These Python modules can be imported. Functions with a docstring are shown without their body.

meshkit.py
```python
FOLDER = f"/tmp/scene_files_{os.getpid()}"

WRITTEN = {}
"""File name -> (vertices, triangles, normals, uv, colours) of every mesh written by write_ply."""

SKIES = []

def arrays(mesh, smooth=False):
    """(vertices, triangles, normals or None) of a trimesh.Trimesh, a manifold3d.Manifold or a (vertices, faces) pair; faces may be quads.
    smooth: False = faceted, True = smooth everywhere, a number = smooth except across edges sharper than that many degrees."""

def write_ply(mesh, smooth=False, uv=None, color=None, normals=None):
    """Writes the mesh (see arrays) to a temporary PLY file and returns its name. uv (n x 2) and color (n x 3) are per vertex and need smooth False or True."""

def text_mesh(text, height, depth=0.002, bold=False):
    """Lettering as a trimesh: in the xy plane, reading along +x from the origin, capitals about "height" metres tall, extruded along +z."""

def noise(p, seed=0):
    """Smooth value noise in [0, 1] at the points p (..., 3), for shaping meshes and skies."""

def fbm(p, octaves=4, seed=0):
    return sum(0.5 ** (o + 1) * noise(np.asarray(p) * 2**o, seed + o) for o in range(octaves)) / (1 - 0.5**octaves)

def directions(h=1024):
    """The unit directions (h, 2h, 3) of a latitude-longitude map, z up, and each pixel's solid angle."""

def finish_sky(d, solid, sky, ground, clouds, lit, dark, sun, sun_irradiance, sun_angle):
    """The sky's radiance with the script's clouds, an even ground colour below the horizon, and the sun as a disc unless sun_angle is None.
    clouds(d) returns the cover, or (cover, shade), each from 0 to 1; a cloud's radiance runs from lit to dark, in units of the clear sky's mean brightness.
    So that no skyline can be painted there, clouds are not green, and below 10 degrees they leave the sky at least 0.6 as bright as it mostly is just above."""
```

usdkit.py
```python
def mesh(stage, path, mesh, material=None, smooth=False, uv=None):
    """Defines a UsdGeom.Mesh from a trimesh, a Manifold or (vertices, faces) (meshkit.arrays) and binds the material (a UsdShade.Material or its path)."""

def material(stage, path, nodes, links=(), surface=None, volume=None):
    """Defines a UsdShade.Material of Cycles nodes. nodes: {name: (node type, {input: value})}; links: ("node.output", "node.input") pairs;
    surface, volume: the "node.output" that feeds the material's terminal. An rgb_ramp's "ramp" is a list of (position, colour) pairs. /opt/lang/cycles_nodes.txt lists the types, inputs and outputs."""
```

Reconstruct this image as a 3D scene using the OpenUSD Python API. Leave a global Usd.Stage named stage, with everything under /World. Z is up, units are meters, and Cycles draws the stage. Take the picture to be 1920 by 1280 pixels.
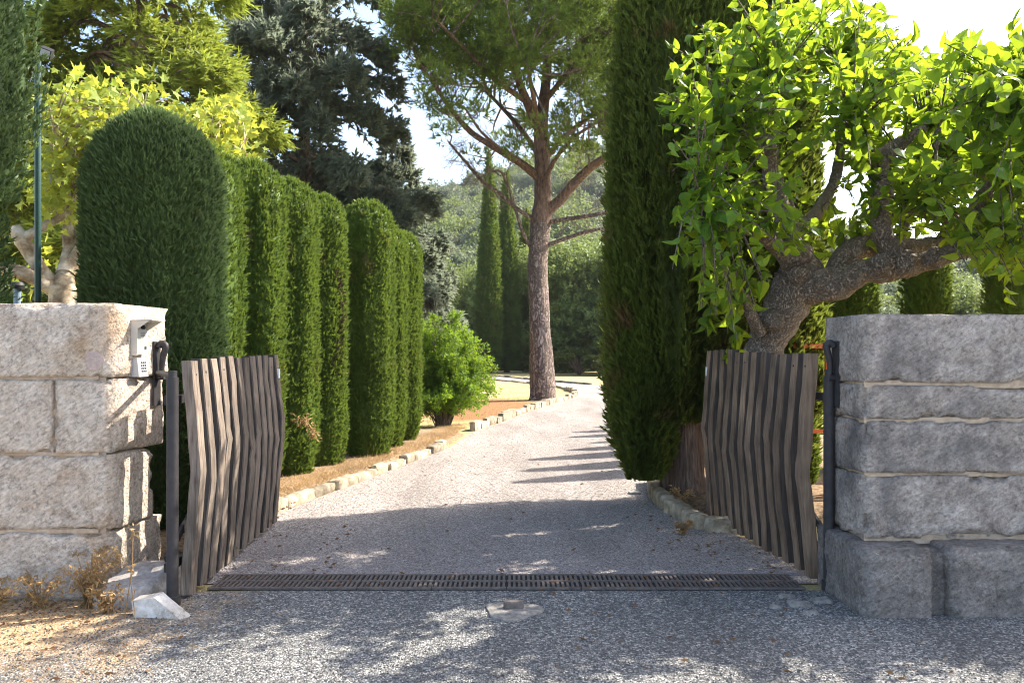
import math
import numpy as np
import trimesh
import usdkit
import meshkit
from pxr import Usd, UsdGeom, UsdLux, UsdShade, Sdf, Gf, Vt

PI = math.pi
stage = Usd.Stage.CreateInMemory()
UsdGeom.SetStageUpAxis(stage, 'Z')
UsdGeom.SetStageMetersPerUnit(stage, 1.0)
world = UsdGeom.Xform.Define(stage, '/World')
stage.SetDefaultPrim(world.GetPrim())

# ---------------------------------------------------------------- camera, sky, sun, exposure
FPX, HOR, CAMZ = 1500.0, 663.0, 1.5          # focal length in pixels of the 1920 px photograph, horizon row, eye height
EXPOSURE = 1.57
SUN_AZ = math.radians(25.0)                  # from +x towards +y
SUN_EL = math.radians(42.0)
SUN_I, SKY_S = 1.25, 0.15
cam = UsdGeom.Camera.Define(stage, '/World/camera')
cam.AddTranslateOp().Set(Gf.Vec3d(0, 0, CAMZ))
cam.AddRotateXOp().Set(90.0)
cam.CreateHorizontalApertureAttr(36.0)
cam.CreateVerticalApertureAttr(24.0)
cam.CreateFocalLengthAttr(36.0 * FPX / 1920)
cam.CreateVerticalApertureOffsetAttr(36.0 * (HOR - 640) / 1920)
cam.CreateClippingRangeAttr(Gf.Vec2f(0.05, 5000))
cam.CreateExposureAttr(EXPOSURE)

sun_dir = np.array([math.cos(SUN_EL) * math.cos(SUN_AZ), math.cos(SUN_EL) * math.sin(SUN_AZ), math.sin(SUN_EL)])
sky_mat = usdkit.material(stage, '/World/Looks/sky', {
    'sky': ('sky_texture', {'sky_type': 'single_scattering', 'sun_disc': False, 'sun_elevation': SUN_EL,
                            'sun_rotation': math.atan2(sun_dir[0], sun_dir[1]), 'aerosol_density': 3.0, 'air_density': 1.0}),
    'bg': ('background_shader', {'strength': SKY_S})}, [('sky.color', 'bg.color')], surface='bg.background')
dome = UsdLux.DomeLight.Define(stage, '/World/sky')
UsdShade.MaterialBindingAPI.Apply(dome.GetPrim()).Bind(sky_mat)
sun = UsdLux.DistantLight.Define(stage, '/World/sun')
sun.CreateIntensityAttr(SUN_I)
sun.CreateAngleAttr(0.53)
sun.CreateColorAttr(Gf.Vec3f(1.0, 0.93, 0.82))
sun.GetPrim().CreateAttribute('inputs:normalize', Sdf.ValueTypeNames.Bool).Set(True)
_rot = Gf.Rotation(Gf.Vec3d(0, 0, 1), Gf.Vec3d(*sun_dir))
sun.AddTransformOp().Set(Gf.Matrix4d().SetRotate(_rot))


def P(px, py, d):
    return np.array([(px - 960) / FPX * d, d, CAMZ - (py - HOR) / FPX * d])


def G(px, py):
    d = CAMZ * FPX / (py - HOR)
    return np.array([(px - 960) / FPX * d, d, 0.0])


# ---------------------------------------------------------------- naming and describing
_count = {}


def path_for(parent, name):
    base = f'{parent}/{name}'
    n = _count.get(base, 0)
    _count[base] = n + 1
    return base if n == 0 else f'{base}_{n:03d}'


def tell(prim, label=None, cat=None, group=None, kind=None):
    for k, v in (('label', label), ('category', cat), ('group', group), ('kind', kind)):
        if v:
            prim.SetCustomDataByKey(k, v)
    return prim


def thing(name, label, cat, loc=(0, 0, 0), rotz=0.0, group=None):
    x = UsdGeom.Xform.Define(stage, path_for('/World', name))
    x.AddTranslateOp().Set(Gf.Vec3d(*map(float, loc)))
    x.AddRotateZOp().Set(math.degrees(rotz))
    return tell(x.GetPrim(), label, cat, group)


def part(parent, name, mesh, mat, smooth=False, label=None, kind=None):
    """parent: a prim whose frame is the world unless its loc was set; mesh is given in the parent's frame."""
    m = usdkit.mesh(stage, path_for(str(parent.GetPath()), name), mesh, mat, smooth)
    return tell(m.GetPrim(), label=label, kind=kind)


def single(name, mesh, mat, label=None, cat=None, group=None, kind=None, smooth=False):
    m = usdkit.mesh(stage, path_for('/World', name), mesh, mat, smooth)
    return tell(m.GetPrim(), label, cat, group, kind)


def copy_of(src, loc, rotz, scale=(1, 1, 1), label=None, name=None):
    x = UsdGeom.Xform.Define(stage, path_for('/World', name or src.GetName()))
    x.GetPrim().GetReferences().AddInternalReference(src.GetPath())
    x.ClearXformOpOrder()
    x.AddTranslateOp().Set(Gf.Vec3d(*map(float, loc)))
    x.AddRotateZOp().Set(math.degrees(rotz))
    x.AddScaleOp().Set(Gf.Vec3f(*map(float, scale)))
    x.GetPrim().SetInstanceable(True)
    was = src.GetCustomData()
    return tell(x.GetPrim(), label or was.get('label'), was.get('category'), was.get('group'))


# ---------------------------------------------------------------- mesh helpers
def cat(meshes):
    vs, fs, n = [], [], 0
    for v, f in meshes:
        v, f = np.asarray(v, float), np.asarray(f, int)
        if f.shape[1] == 4:
            f = np.vstack([f[:, [0, 1, 2]], f[:, [0, 2, 3]]])
        vs.append(v)
        fs.append(f + n)
        n += len(v)
    return np.vstack(vs), np.vstack(fs)


def unit(v):
    v = np.asarray(v, float)
    return v / (np.linalg.norm(v, axis=-1, keepdims=True) + 1e-12)


def spline(pts, n):
    """Catmull-Rom through pts (rows may carry a radius column)."""
    p = np.asarray(pts, float)
    if len(p) < 3:
        t = np.linspace(0, 1, n)[:, None]
        return p[0] * (1 - t) + p[-1] * t
    q = np.vstack([2 * p[0] - p[1], p, 2 * p[-1] - p[-2]])
    s = np.linspace(0, len(p) - 1 - 1e-9, n)
    i = s.astype(int)
    t = (s - i)[:, None]
    a, b, c, d = q[i], q[i + 1], q[i + 2], q[i + 3]
    return 0.5 * (2 * b + (c - a) * t + (2 * a - 5 * b + 4 * c - d) * t * t + (3 * b - a - 3 * c + d) * t ** 3)


def tube(pts, radii, sides=8, cap=True, rough=0.0, seed=0, freq=6.0, stretch=0.35):
    p = np.asarray(pts, float)
    r = np.broadcast_to(np.asarray(radii, float), (len(p),))
    t = unit(np.gradient(p, axis=0))
    a = np.zeros_like(p)
    ref = np.array([1.0, 0, 0]) if abs(t[0][0]) < 0.9 else np.array([0, 1.0, 0])
    prev = unit(np.cross(np.cross(t[0], ref), t[0]))
    for i in range(len(p)):
        prev = unit(prev - t[i] * np.dot(prev, t[i]))
        a[i] = prev
    b = np.cross(t, a)
    ang = np.arange(sides) * 2 * PI / sides
    ring = np.cos(ang)[None, :, None] * a[:, None] + np.sin(ang)[None, :, None] * b[:, None]
    rr = np.repeat(r[:, None], sides, 1)
    if rough:
        base = p[:, None] + ring * rr[..., None]
        q = base * freq
        q = q - t[:, None] * np.sum(q * t[:, None], -1, keepdims=True) * (1 - stretch)
        rr = rr * (1 + rough * (meshkit.fbm(q + 50, 3, seed) - 0.5) * 2)
    v = (p[:, None] + ring * rr[..., None]).reshape(-1, 3)
    i, j = np.meshgrid(np.arange(len(p) - 1), np.arange(sides), indexing='ij')
    f = np.stack([i * sides + j, i * sides + (j + 1) % sides, (i + 1) * sides + (j + 1) % sides, (i + 1) * sides + j], -1).reshape(-1, 4)
    f = np.vstack([f[:, [0, 1, 2]], f[:, [0, 2, 3]]])
    if cap:
        n = len(v)
        v = np.vstack([v, p[0], p[-1]])
        k = np.arange(sides)
        f = np.vstack([f, np.stack([np.full(sides, n), (k + 1) % sides, k], 1),
                       np.stack([np.full(sides, n + 1), (len(p) - 1) * sides + k, (len(p) - 1) * sides + (k + 1) % sides], 1)])
    return v, f


def grid_box(lo, hi, seg):
    lo, hi = np.asarray(lo, float), np.asarray(hi, float)
    n = np.maximum(1, np.ceil((hi - lo) / seg).astype(int))
    out = []
    for ax in range(3):
        u, w = [k for k in range(3) if k != ax]
        gu, gw = np.meshgrid(np.linspace(0, 1, n[u] + 1), np.linspace(0, 1, n[w] + 1), indexing='ij')
        for side in (0, 1):
            v = np.zeros((gu.size, 3))
            v[:, u] = lo[u] + gu.ravel() * (hi[u] - lo[u])
            v[:, w] = lo[w] + gw.ravel() * (hi[w] - lo[w])
            v[:, ax] = hi[ax] if side else lo[ax]
            i, j = np.meshgrid(np.arange(n[u]), np.arange(n[w]), indexing='ij')
            m = n[w] + 1
            q = np.stack([i * m + j, (i + 1) * m + j, (i + 1) * m + j + 1, i * m + j + 1], -1).reshape(-1, 4)
            flip = (side == 0) ^ (ax == 1)
            if flip:
                q = q[:, ::-1]
            out.append((v, q))
    v, f = cat(out)
    key = np.round(v * 1e5).astype(np.int64)
    _, first, inv = np.unique(key, axis=0, return_index=True, return_inverse=True)
    return v[first], inv.reshape(-1)[f]


def rock(lo, hi, seg=0.05, r=0.02, amp=0.008, freq=9.0, seed=0, corner=None, rv=0.0, chip=0.0):
    """A stone block with rounded arrises and an uneven face. corner=(sx, sy): the upright edge there is rounded by rv."""
    lo, hi = np.asarray(lo, float), np.asarray(hi, float)
    v, f = grid_box(lo, hi, seg)
    if corner and rv:
        c = np.array([hi[0] - rv if corner[0] > 0 else lo[0] + rv, hi[1] - rv if corner[1] > 0 else lo[1] + rv])
        d = v[:, :2] - c
        inside = (d[:, 0] * corner[0] > 0) & (d[:, 1] * corner[1] > 0)
        L = np.linalg.norm(d, axis=1)
        mx = np.maximum(np.abs(d[:, 0]), np.abs(d[:, 1]))
        k = np.where(inside & (L > 0), mx / np.maximum(L, 1e-9), 1.0)
        v[:, :2] = c + d * k[:, None]
    inner = np.clip(v, lo + r, hi - r)
    d = v - inner
    L = np.linalg.norm(d, axis=1, keepdims=True)
    v = np.where(L > 1e-9, inner + d / np.maximum(L, 1e-9) * np.minimum(L, r), v)
    m = trimesh.Trimesh(v, f, process=False)
    n = np.array(m.vertex_normals)
    e = meshkit.fbm(v * freq + seed * 7.3 + 30, 4, seed) - 0.5
    e2 = meshkit.fbm(v * freq * 0.3 + seed * 3.1 + 60, 2, seed + 5) - 0.5
    edge = np.clip(1 - np.sort(np.minimum(v - lo, hi - v), axis=1)[:, 1] / 0.05, 0, 1)
    v = v + n * (amp * 2 * e + amp * 1.2 * e2 - chip * edge * np.clip(e * 4, 0, 1))[:, None]
    return v, f


def bar(a, b, w, h, up=(0, 0, 1)):
    """A straight square bar from a to b."""
    a, b = np.asarray(a, float), np.asarray(b, float)
    t = unit(b - a)
    s = unit(np.cross(t, up)) * w / 2
    u = unit(np.cross(s, t)) * h / 2
    v = np.array([p + i * s + j * u for p in (a, b) for i, j in ((-1, -1), (1, -1), (1, 1), (-1, 1))])
    f = np.array([[0, 3, 2, 1], [4, 5, 6, 7], [0, 1, 5, 4], [1, 2, 6, 5], [2, 3, 7, 6], [3, 0, 4, 7]])
    return v, f


def disc(c, r, h, sides=20):
    m = trimesh.creation.cylinder(r, h, sections=sides)
    return np.array(m.vertices) + np.asarray(c), np.array(m.faces)


def scatter(proto, pos, dirs, scale, rng, roll=None):
    """Copies of proto (its +z along dirs) joined into one mesh."""
    pv, pf = proto
    n = len(pos)
    z = unit(dirs)
    a = rng.normal(size=(n, 3)) if roll is None else roll
    x = unit(np.cross(a, z))
    y = np.cross(z, x)
    s = np.broadcast_to(np.asarray(scale, float), (n,))
    v = pos[:, None] + s[:, None, None] * (pv[None, :, :1] * x[:, None] + pv[None, :, 1:2] * y[:, None] + pv[None, :, 2:3] * z[:, None])
    f = pf[None] + (np.arange(n) * len(pv))[:, None, None]
    return v.reshape(-1, 3), f.reshape(-1, 3)


# leaf and sprig shapes, about 1 long along +z
def blades(n, spread, width, seed, stem=0.4, lo=0.5, hi=1.0, flat=1.0, tri=False):
    rng = np.random.default_rng(seed)
    vs, fs = [], []
    for k in range(n):
        s0 = np.array([0, 0, rng.uniform(0, stem)])
        ph = rng.uniform(0, 2 * PI)
        th = spread * math.sqrt(rng.uniform(0.02, 1))
        d = np.array([math.sin(th) * math.cos(ph), math.sin(th) * math.sin(ph) * flat, math.cos(th)])
        d = unit(d)
        L = rng.uniform(lo, hi)
        side = unit(np.cross(d, rng.normal(size=3))) * width * rng.uniform(0.7, 1.3) / 2
        b = 4 * k if not tri else 3 * k
        if tri:
            vs += [s0 - side, s0 + side, s0 + d * L]
            fs += [[b, b + 1, b + 2]]
        else:
            mid = s0 + d * L * 0.45
            vs += [s0, mid + side, s0 + d * L, mid - side]
            fs += [[b, b + 1, b + 2], [b, b + 2, b + 3]]
    return np.array(vs), np.array(fs)


def heart_leaf(fold=0.22, curl=0.12, w=1.0):
    out = [(0, 0), (0.20, -0.10), (0.38, 0.02), (0.44, 0.26), (0.34, 0.55), (0.16, 0.82), (0, 1.05)]
    out += [(-x, y) for x, y in out[-2:0:-1]]
    v = [(0, 0.35, -0.03)] + [(x, y, 0.22 * abs(x) - 0.12 * max(0, y - 0.5)) for x, y in out]
    v = np.array([(x * w, z - curl * 4 * (max(0, y - 0.2)) ** 2 * 0.6 + 0.22 * (fold - 0.22) * abs(x), y) for x, y, z in v])
    v[1:, 1] += (fold - 0.22) * np.abs(v[1:, 0])
    n = len(out)
    return v, np.array([[0, 1 + k, 1 + (k + 1) % n] for k in range(n)])


def lobed_leaf():
    out = [(0, 0), (0.16, 0.02), (0.5, -0.05), (0.36, 0.2), (0.62, 0.5), (0.25, 0.5), (0, 1.0)]
    out += [(-x, y) for x, y in out[-2:0:-1]]
    v = [(0, 0.25, -0.03)] + [(x, y, 0.18 * abs(x) - 0.1 * y * y) for x, y in out]
    v = np.array([(x, z, y) for x, y, z in v])
    n = len(out)
    return v, np.array([[0, 1 + k, 1 + (k + 1) % n] for k in range(n)])


def small_leaf(w=0.42):
    v = np.array([(0, 0, 0), (w / 2, 0.06, 0.4), (0, 0, 1), (-w / 2, 0.06, 0.4)])
    return v, np.array([[0, 1, 2], [0, 2, 3]])


# ---------------------------------------------------------------- materials
def look(name, nodes, links, surface):
    return usdkit.material(stage, f'/World/Looks/{name}', nodes, links, surface=surface)


def foliage(name, dark, mid, light, trans=0.3, tcol=None, brown=None, brown_at=0.7, bscale=1.5, rough=0.55):
    tc = tcol or light
    nodes = {'g': ('geometry', {}), 'r': ('rgb_ramp', {'ramp': [(0, dark), (0.45, mid), (0.85, light), (1, light)]}),
             'tc': ('texture_coordinate', {}),
             'n': ('noise_texture', {'scale': bscale, 'detail': 3}),
             'nr': ('map_range', {'from_min': 0.3, 'from_max': 0.7, 'to_min': 0.7, 'to_max': 1.25, 'clamp': True}),
             'v': ('mix_color', {'blend_type': 'multiply', 'fac': 1.0}),
             'p': ('principled_bsdf', {'roughness': rough, 'specular_ior_level': 0.3}),
             'tcol': ('mix_color', {'blend_type': 'mix', 'fac': 0.6, 'b': tc}),
             't': ('translucent_bsdf', {}), 'm': ('mix_closure', {'fac': trans})}
    links = [('g.random_per_island', 'r.fac'), ('tc.object', 'n.vector'), ('n.fac', 'nr.value'), ('r.color', 'v.a'), ('nr.result', 'v.b')]
    src = 'v.result'
    if brown:
        nodes['n2'] = ('noise_texture', {'scale': bscale * 1.7, 'detail': 4})
        nodes['br'] = ('map_range', {'from_min': brown_at - 0.04, 'from_max': brown_at + 0.06, 'clamp': True})
        nodes['bm'] = ('mix_color', {'blend_type': 'mix', 'b': brown})
        links += [('tc.object', 'n2.vector'), ('n2.fac', 'br.value'), ('br.result', 'bm.fac'), (src, 'bm.a')]
        src = 'bm.result'
    links += [(src, 'p.base_color'), (src, 'tcol.a'), ('tcol.result', 't.color'), ('p.BSDF', 'm.closure1'), ('t.BSDF', 'm.closure2')]
    return look(name, nodes, links, 'm.closure')


def speckle(name, stops, scale, detail=6, rough=0.85, bump=0.5, bump_scale=None, bump_dist=0.01, stretch=(1, 1, 1), big=0.6, bigscale=0.8, spec=0.3, metallic=0.0, object_space=False, rnd=0.0):
    src = 'tc.object' if object_space else 'g.position'
    nodes = {'g': ('geometry', {}), 'tc': ('texture_coordinate', {}), 'oi': ('object_info', {}),
             'map': ('mapping', {'scale': stretch}),
             'n': ('noise_texture', {'scale': scale, 'detail': detail, 'roughness': 0.65}),
             'r': ('rgb_ramp', {'ramp': stops}),
             'nb': ('noise_texture', {'scale': bigscale, 'detail': 4}),
             'br': ('map_range', {'from_min': 0.3, 'from_max': 0.7, 'to_min': 1 - big * 0.5, 'to_max': 1 + big * 0.35, 'clamp': True}),
             'v': ('mix_color', {'blend_type': 'multiply', 'fac': 1.0, 'use_clamp': False}),
             'n2': ('noise_texture', {'scale': bump_scale or scale * 1.5, 'detail': 8, 'roughness': 0.7}),
             'b': ('bump', {'strength': bump, 'distance': bump_dist}),
             'p': ('principled_bsdf', {'roughness': rough, 'specular_ior_level': spec, 'metallic': metallic})}
    links = [(src, 'map.vector'), ('map.vector', 'n.vector'), ('n.fac', 'r.fac'), (src, 'nb.vector'), ('nb.fac', 'br.value'),
             ('r.color', 'v.a'), ('br.result', 'v.b'), ('map.vector', 'n2.vector'), ('n2.fac', 'b.height'), ('b.normal', 'p.normal')]
    if rnd:
        nodes['rr'] = ('map_range', {'to_min': 1 - rnd, 'to_max': 1 + rnd})
        nodes['v2'] = ('mix_color', {'blend_type': 'multiply', 'fac': 1.0})
        links += [('oi.random', 'rr.value'), ('v.result', 'v2.a'), ('rr.result', 'v2.b'), ('v2.result', 'p.base_color')]
    else:
        links += [('v.result', 'p.base_color')]
    return look(name, nodes, links, 'p.BSDF')


def gravel(name, stops, scale, litter=None, litter_x=None, dark=0.36, bump=0.9):
    nodes = {'g': ('geometry', {}),
             'vo': ('voronoi_texture', {'scale': scale, 'randomness': 1.0}),
             'vo2': ('voronoi_texture', {'scale': scale * 2.3, 'randomness': 1.0}),
             'bw': ('separate_color', {}), 'r': ('rgb_ramp', {'ramp': stops}),
             'mpn': ('mapping', {'scale': (1.0, 0.22, 1.0), 'rotation': (0, 0, 0.2)}), 'nb': ('noise_texture', {'scale': 1.3, 'detail': 6, 'roughness': 0.62}),
             'br': ('map_range', {'from_min': 0.3, 'from_max': 0.7, 'to_min': 1 - dark, 'to_max': 1 + dark * 0.5, 'clamp': True}),
             'v': ('mix_color', {'blend_type': 'multiply', 'fac': 1.0}),
             'dr': ('map_range', {'from_min': 0.3, 'from_max': 0.75, 'to_min': 1.05, 'to_max': 0.45, 'clamp': True}),
             'v2': ('mix_color', {'blend_type': 'multiply', 'fac': 1.0}),
             'h': ('math', {'math_type': 'multiply', 'value2': -1.0}),
             'h2': ('math', {'math_type': 'multiply_add', 'value2': -0.4}),
             'b': ('bump', {'strength': bump, 'distance': 0.012}),
             'p': ('principled_bsdf', {'roughness': 0.85, 'specular_ior_level': 0.35})}
    links = [('g.position', 'vo.vector'), ('g.position', 'vo2.vector'), ('vo.color', 'bw.color'), ('bw.r', 'r.fac'), ('g.position', 'mpn.vector'), ('mpn.vector', 'nb.vector'),
             ('nb.fac', 'br.value'), ('r.color', 'v.a'), ('br.result', 'v.b'), ('vo.distance', 'dr.value'),
             ('v.result', 'v2.a'), ('dr.result', 'v2.b'), ('vo.distance', 'h.value1'), ('vo2.distance', 'h2.value1'), ('h.value', 'h2.value3'), ('h2.value', 'b.height'), ('b.normal', 'p.normal')]
    src = 'v2.result'
    if litter:
        (x0, x1, y0, y1), col = litter
        nodes |= {'xyz': ('separate_xyz', {}), 'ln': ('noise_texture', {'scale': 2.2, 'detail': 5, 'roughness': 0.65}),
                  'lx': ('map_range', {'from_min': x0, 'from_max': x1, 'to_min': 1.0, 'to_max': 0.0, 'clamp': True}),
                  'ly': ('map_range', {'from_min': y0, 'from_max': y1, 'to_min': 0.0, 'to_max': 1.0, 'clamp': True}),
                  'lm': ('math', {'math_type': 'multiply'}), 'la': ('math', {'math_type': 'add'}),
                  'lr': ('map_range', {'from_min': 0.85, 'from_max': 1.25, 'clamp': True}),
                  'lf': ('noise_texture', {'scale': 60, 'detail': 4}), 'lc': ('rgb_ramp', {'ramp': col}),
                  'lmx': ('mix_color', {'blend_type': 'mix'})}
        links += [('g.position', 'xyz.vector'), ('g.position', 'ln.vector'), ('xyz.x', 'lx.value'), ('xyz.y', 'ly.value'), ('lx.result', 'lm.value1'), ('ly.result', 'lm.value2'),
                  ('lm.value', 'la.value1'), ('ln.fac', 'la.value2'), ('la.value', 'lr.value'), ('g.position', 'lf.vector'), ('lf.fac', 'lc.fac'),
                  ('lr.result', 'lmx.fac'), (src, 'lmx.a'), ('lc.color', 'lmx.b')]
        src = 'lmx.result'
    links += [(src, 'p.base_color')]
    return look(name, nodes, links, 'p.BSDF')


def plain(name, col, rough=0.5, metallic=0.0, spec=0.5):
    return look(name, {'p': ('principled_bsdf', {'base_color': col, 'roughness': rough, 'metallic': metallic, 'specular_ior_level': spec})}, [], 'p.BSDF')


GRAVEL_DRIVE = gravel('drive_gravel', [(0, (0.215, 0.18, 0.163)), (0.35, (0.36, 0.31, 0.277)), (0.7, (0.455, 0.40, 0.36)), (1, (0.62, 0.56, 0.515))], 78)
GRAVEL_FRONT = gravel('forecourt_gravel', [(0, (0.105, 0.102, 0.10)), (0.4, (0.21, 0.207, 0.20)), (0.75, (0.31, 0.303, 0.288)), (1, (0.60, 0.57, 0.52))], 82,
                      litter=((-3.0, -0.9, 2.4, 4.3), [(0.25, (0.20, 0.11, 0.055)), (0.5, (0.46, 0.31, 0.17)), (0.75, (0.66, 0.52, 0.34))]))
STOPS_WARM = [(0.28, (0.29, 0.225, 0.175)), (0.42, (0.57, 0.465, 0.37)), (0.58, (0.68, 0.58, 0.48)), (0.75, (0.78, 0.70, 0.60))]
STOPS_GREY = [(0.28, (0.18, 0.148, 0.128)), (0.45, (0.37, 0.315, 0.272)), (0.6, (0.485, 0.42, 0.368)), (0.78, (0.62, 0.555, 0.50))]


def stone(name, stops, orange=(0.42, 0.24, 0.10), soot=None, cracks=True):
    """Hand-tooled limestone: mottling, fine veins, chisel strokes."""
    nodes = {'g': ('geometry', {}), 'n': ('noise_texture', {'scale': 7, 'detail': 9, 'roughness': 0.72}),
             'r': ('rgb_ramp', {'ramp': stops}),
             'nb': ('noise_texture', {'scale': 2.1, 'detail': 5, 'roughness': 0.6}),
             'orr': ('map_range', {'from_min': 0.56, 'from_max': 0.72, 'to_min': 0, 'to_max': 0.6, 'clamp': True}),
             'om': ('mix_color', {'blend_type': 'mix', 'b': orange}),
             'mapc': ('mapping', {'scale': (0.7, 0.7, 2.6)}),
             'wn': ('noise_texture', {'scale': 3.0, 'detail': 4, 'roughness': 0.6}),
             'cv': ('voronoi_texture', {'scale': 3.2, 'feature': 'distance_to_edge'}),
             'wadd': ('vector_math', {'math_type': 'multiply_add', 'vector2': (0.55, 0.55, 0.55)}),
             'cr': ('map_range', {'from_min': 0.0, 'from_max': 0.010, 'to_min': 0.45, 'to_max': 1.0, 'clamp': True}),
             'cm': ('mix_color', {'blend_type': 'multiply'}), 'cf': ('noise_texture', {'scale': 1.3, 'detail': 3}), 'cg': ('map_range', {'from_min': 0.5, 'from_max': 0.62, 'to_min': 0.0, 'to_max': 0.6 if cracks else 0.0, 'clamp': True}),
             'mapb': ('mapping', {'mapping_type': 'texture', 'scale': (1.0, 1.0, 1.6), 'rotation': (0, -0.7, 0)}),
             'n3': ('noise_texture', {'scale': 48, 'detail': 6, 'roughness': 0.65}),
             'n4': ('noise_texture', {'scale': 14, 'detail': 8, 'roughness': 0.7}),
             'fl': ('map_range', {'from_min': 0.58, 'from_max': 0.72, 'to_min': 0.0, 'to_max': 0.35, 'clamp': True}),
             'fm': ('mix_color', {'blend_type': 'mix', 'b': (0.72, 0.66, 0.60)}),
             'mapt': ('mapping', {'mapping_type': 'texture', 'scale': (1.0, 1.0, 2.6), 'rotation': (0.0, 1.0, 0.0)}),
             'nt': ('noise_texture', {'scale': 62, 'detail': 3, 'roughness': 0.6}),
             'tr': ('map_range', {'from_min': 0.32, 'from_max': 0.68, 'to_min': 0.72, 'to_max': 1.22, 'clamp': True}),
             'tm': ('mix_color', {'blend_type': 'multiply', 'fac': 1.0, 'use_clamp': False}),
             'np_': ('noise_texture', {'scale': 32, 'detail': 7, 'roughness': 0.75}),
             'pr': ('map_range', {'from_min': 0.34, 'from_max': 0.5, 'to_min': 0.5, 'to_max': 1.0, 'clamp': True}),
             'pm': ('mix_color', {'blend_type': 'multiply', 'fac': 1.0}),
             'hc': ('math', {'math_type': 'multiply_add', 'value2': 0.45}),
             'ha': ('math', {'math_type': 'multiply_add', 'value2': 0.5}),
             'hb': ('math', {'math_type': 'multiply_add', 'value2': 0.0}),
             'b': ('bump', {'strength': 1.0, 'distance': 0.05}),
             'p': ('principled_bsdf', {'roughness': 0.9, 'specular_ior_level': 0.2})}
    links = [('g.position', 'n.vector'), ('n.fac', 'r.fac'), ('g.position', 'nb.vector'), ('nb.fac', 'orr.value'), ('orr.result', 'om.fac'), ('r.color', 'om.a'),
             ('g.position', 'mapc.vector'), ('g.position', 'wn.vector'), ('wn.color', 'wadd.vector1'), ('mapc.vector', 'wadd.vector3'), ('wadd.vector', 'cv.vector'),
             ('cv.distance', 'cr.value'), ('g.position', 'cf.vector'), ('cf.fac', 'cg.value'), ('cg.result', 'cm.fac'), ('om.result', 'cm.a'), ('cr.result', 'cm.b'), ('g.position', 'mapb.vector'), ('mapb.vector', 'n3.vector'), ('g.position', 'n4.vector'),
             ('n3.fac', 'fl.value'), ('fl.result', 'fm.fac'), ('cm.result', 'fm.a'),
             ('n3.fac', 'ha.value1'), ('n4.fac', 'ha.value3'), ('cr.result', 'hb.value1'), ('ha.value', 'hb.value3'), ('g.position', 'mapt.vector'), ('mapt.vector', 'nt.vector'), ('nt.fac', 'tr.value'), ('fm.result', 'tm.a'), ('tr.result', 'tm.b'), ('g.position', 'np_.vector'), ('np_.fac', 'pr.value'), ('tm.result', 'pm.a'), ('pr.result', 'pm.b'), ('nt.fac', 'hc.value1'), ('hb.value', 'hc.value3'), ('hc.value', 'b.height'), ('b.normal', 'p.normal')]
    src = 'pm.result'
    if soot:
        nodes |= {'sn': ('noise_texture', {'scale': 1.9, 'detail': 5, 'roughness': 0.62, 'distortion': 0.4}), 'ms': ('mapping', {'scale': (1, 1, 0.7)}),
                  'sr': ('map_range', {'from_min': 0.50, 'from_max': 0.64, 'to_min': 0, 'to_max': soot, 'clamp': True}), 'sm': ('mix_color', {'blend_type': 'mix', 'b': (0.075, 0.075, 0.078)})}
        links += [('g.position', 'ms.vector'), ('ms.vector', 'sn.vector'), ('sn.fac', 'sr.value'), ('sr.result', 'sm.fac'), (src, 'sm.a')]
        src = 'sm.result'
    links += [(src, 'p.base_color')]
    return look(name, nodes, links, 'p.BSDF')


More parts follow.
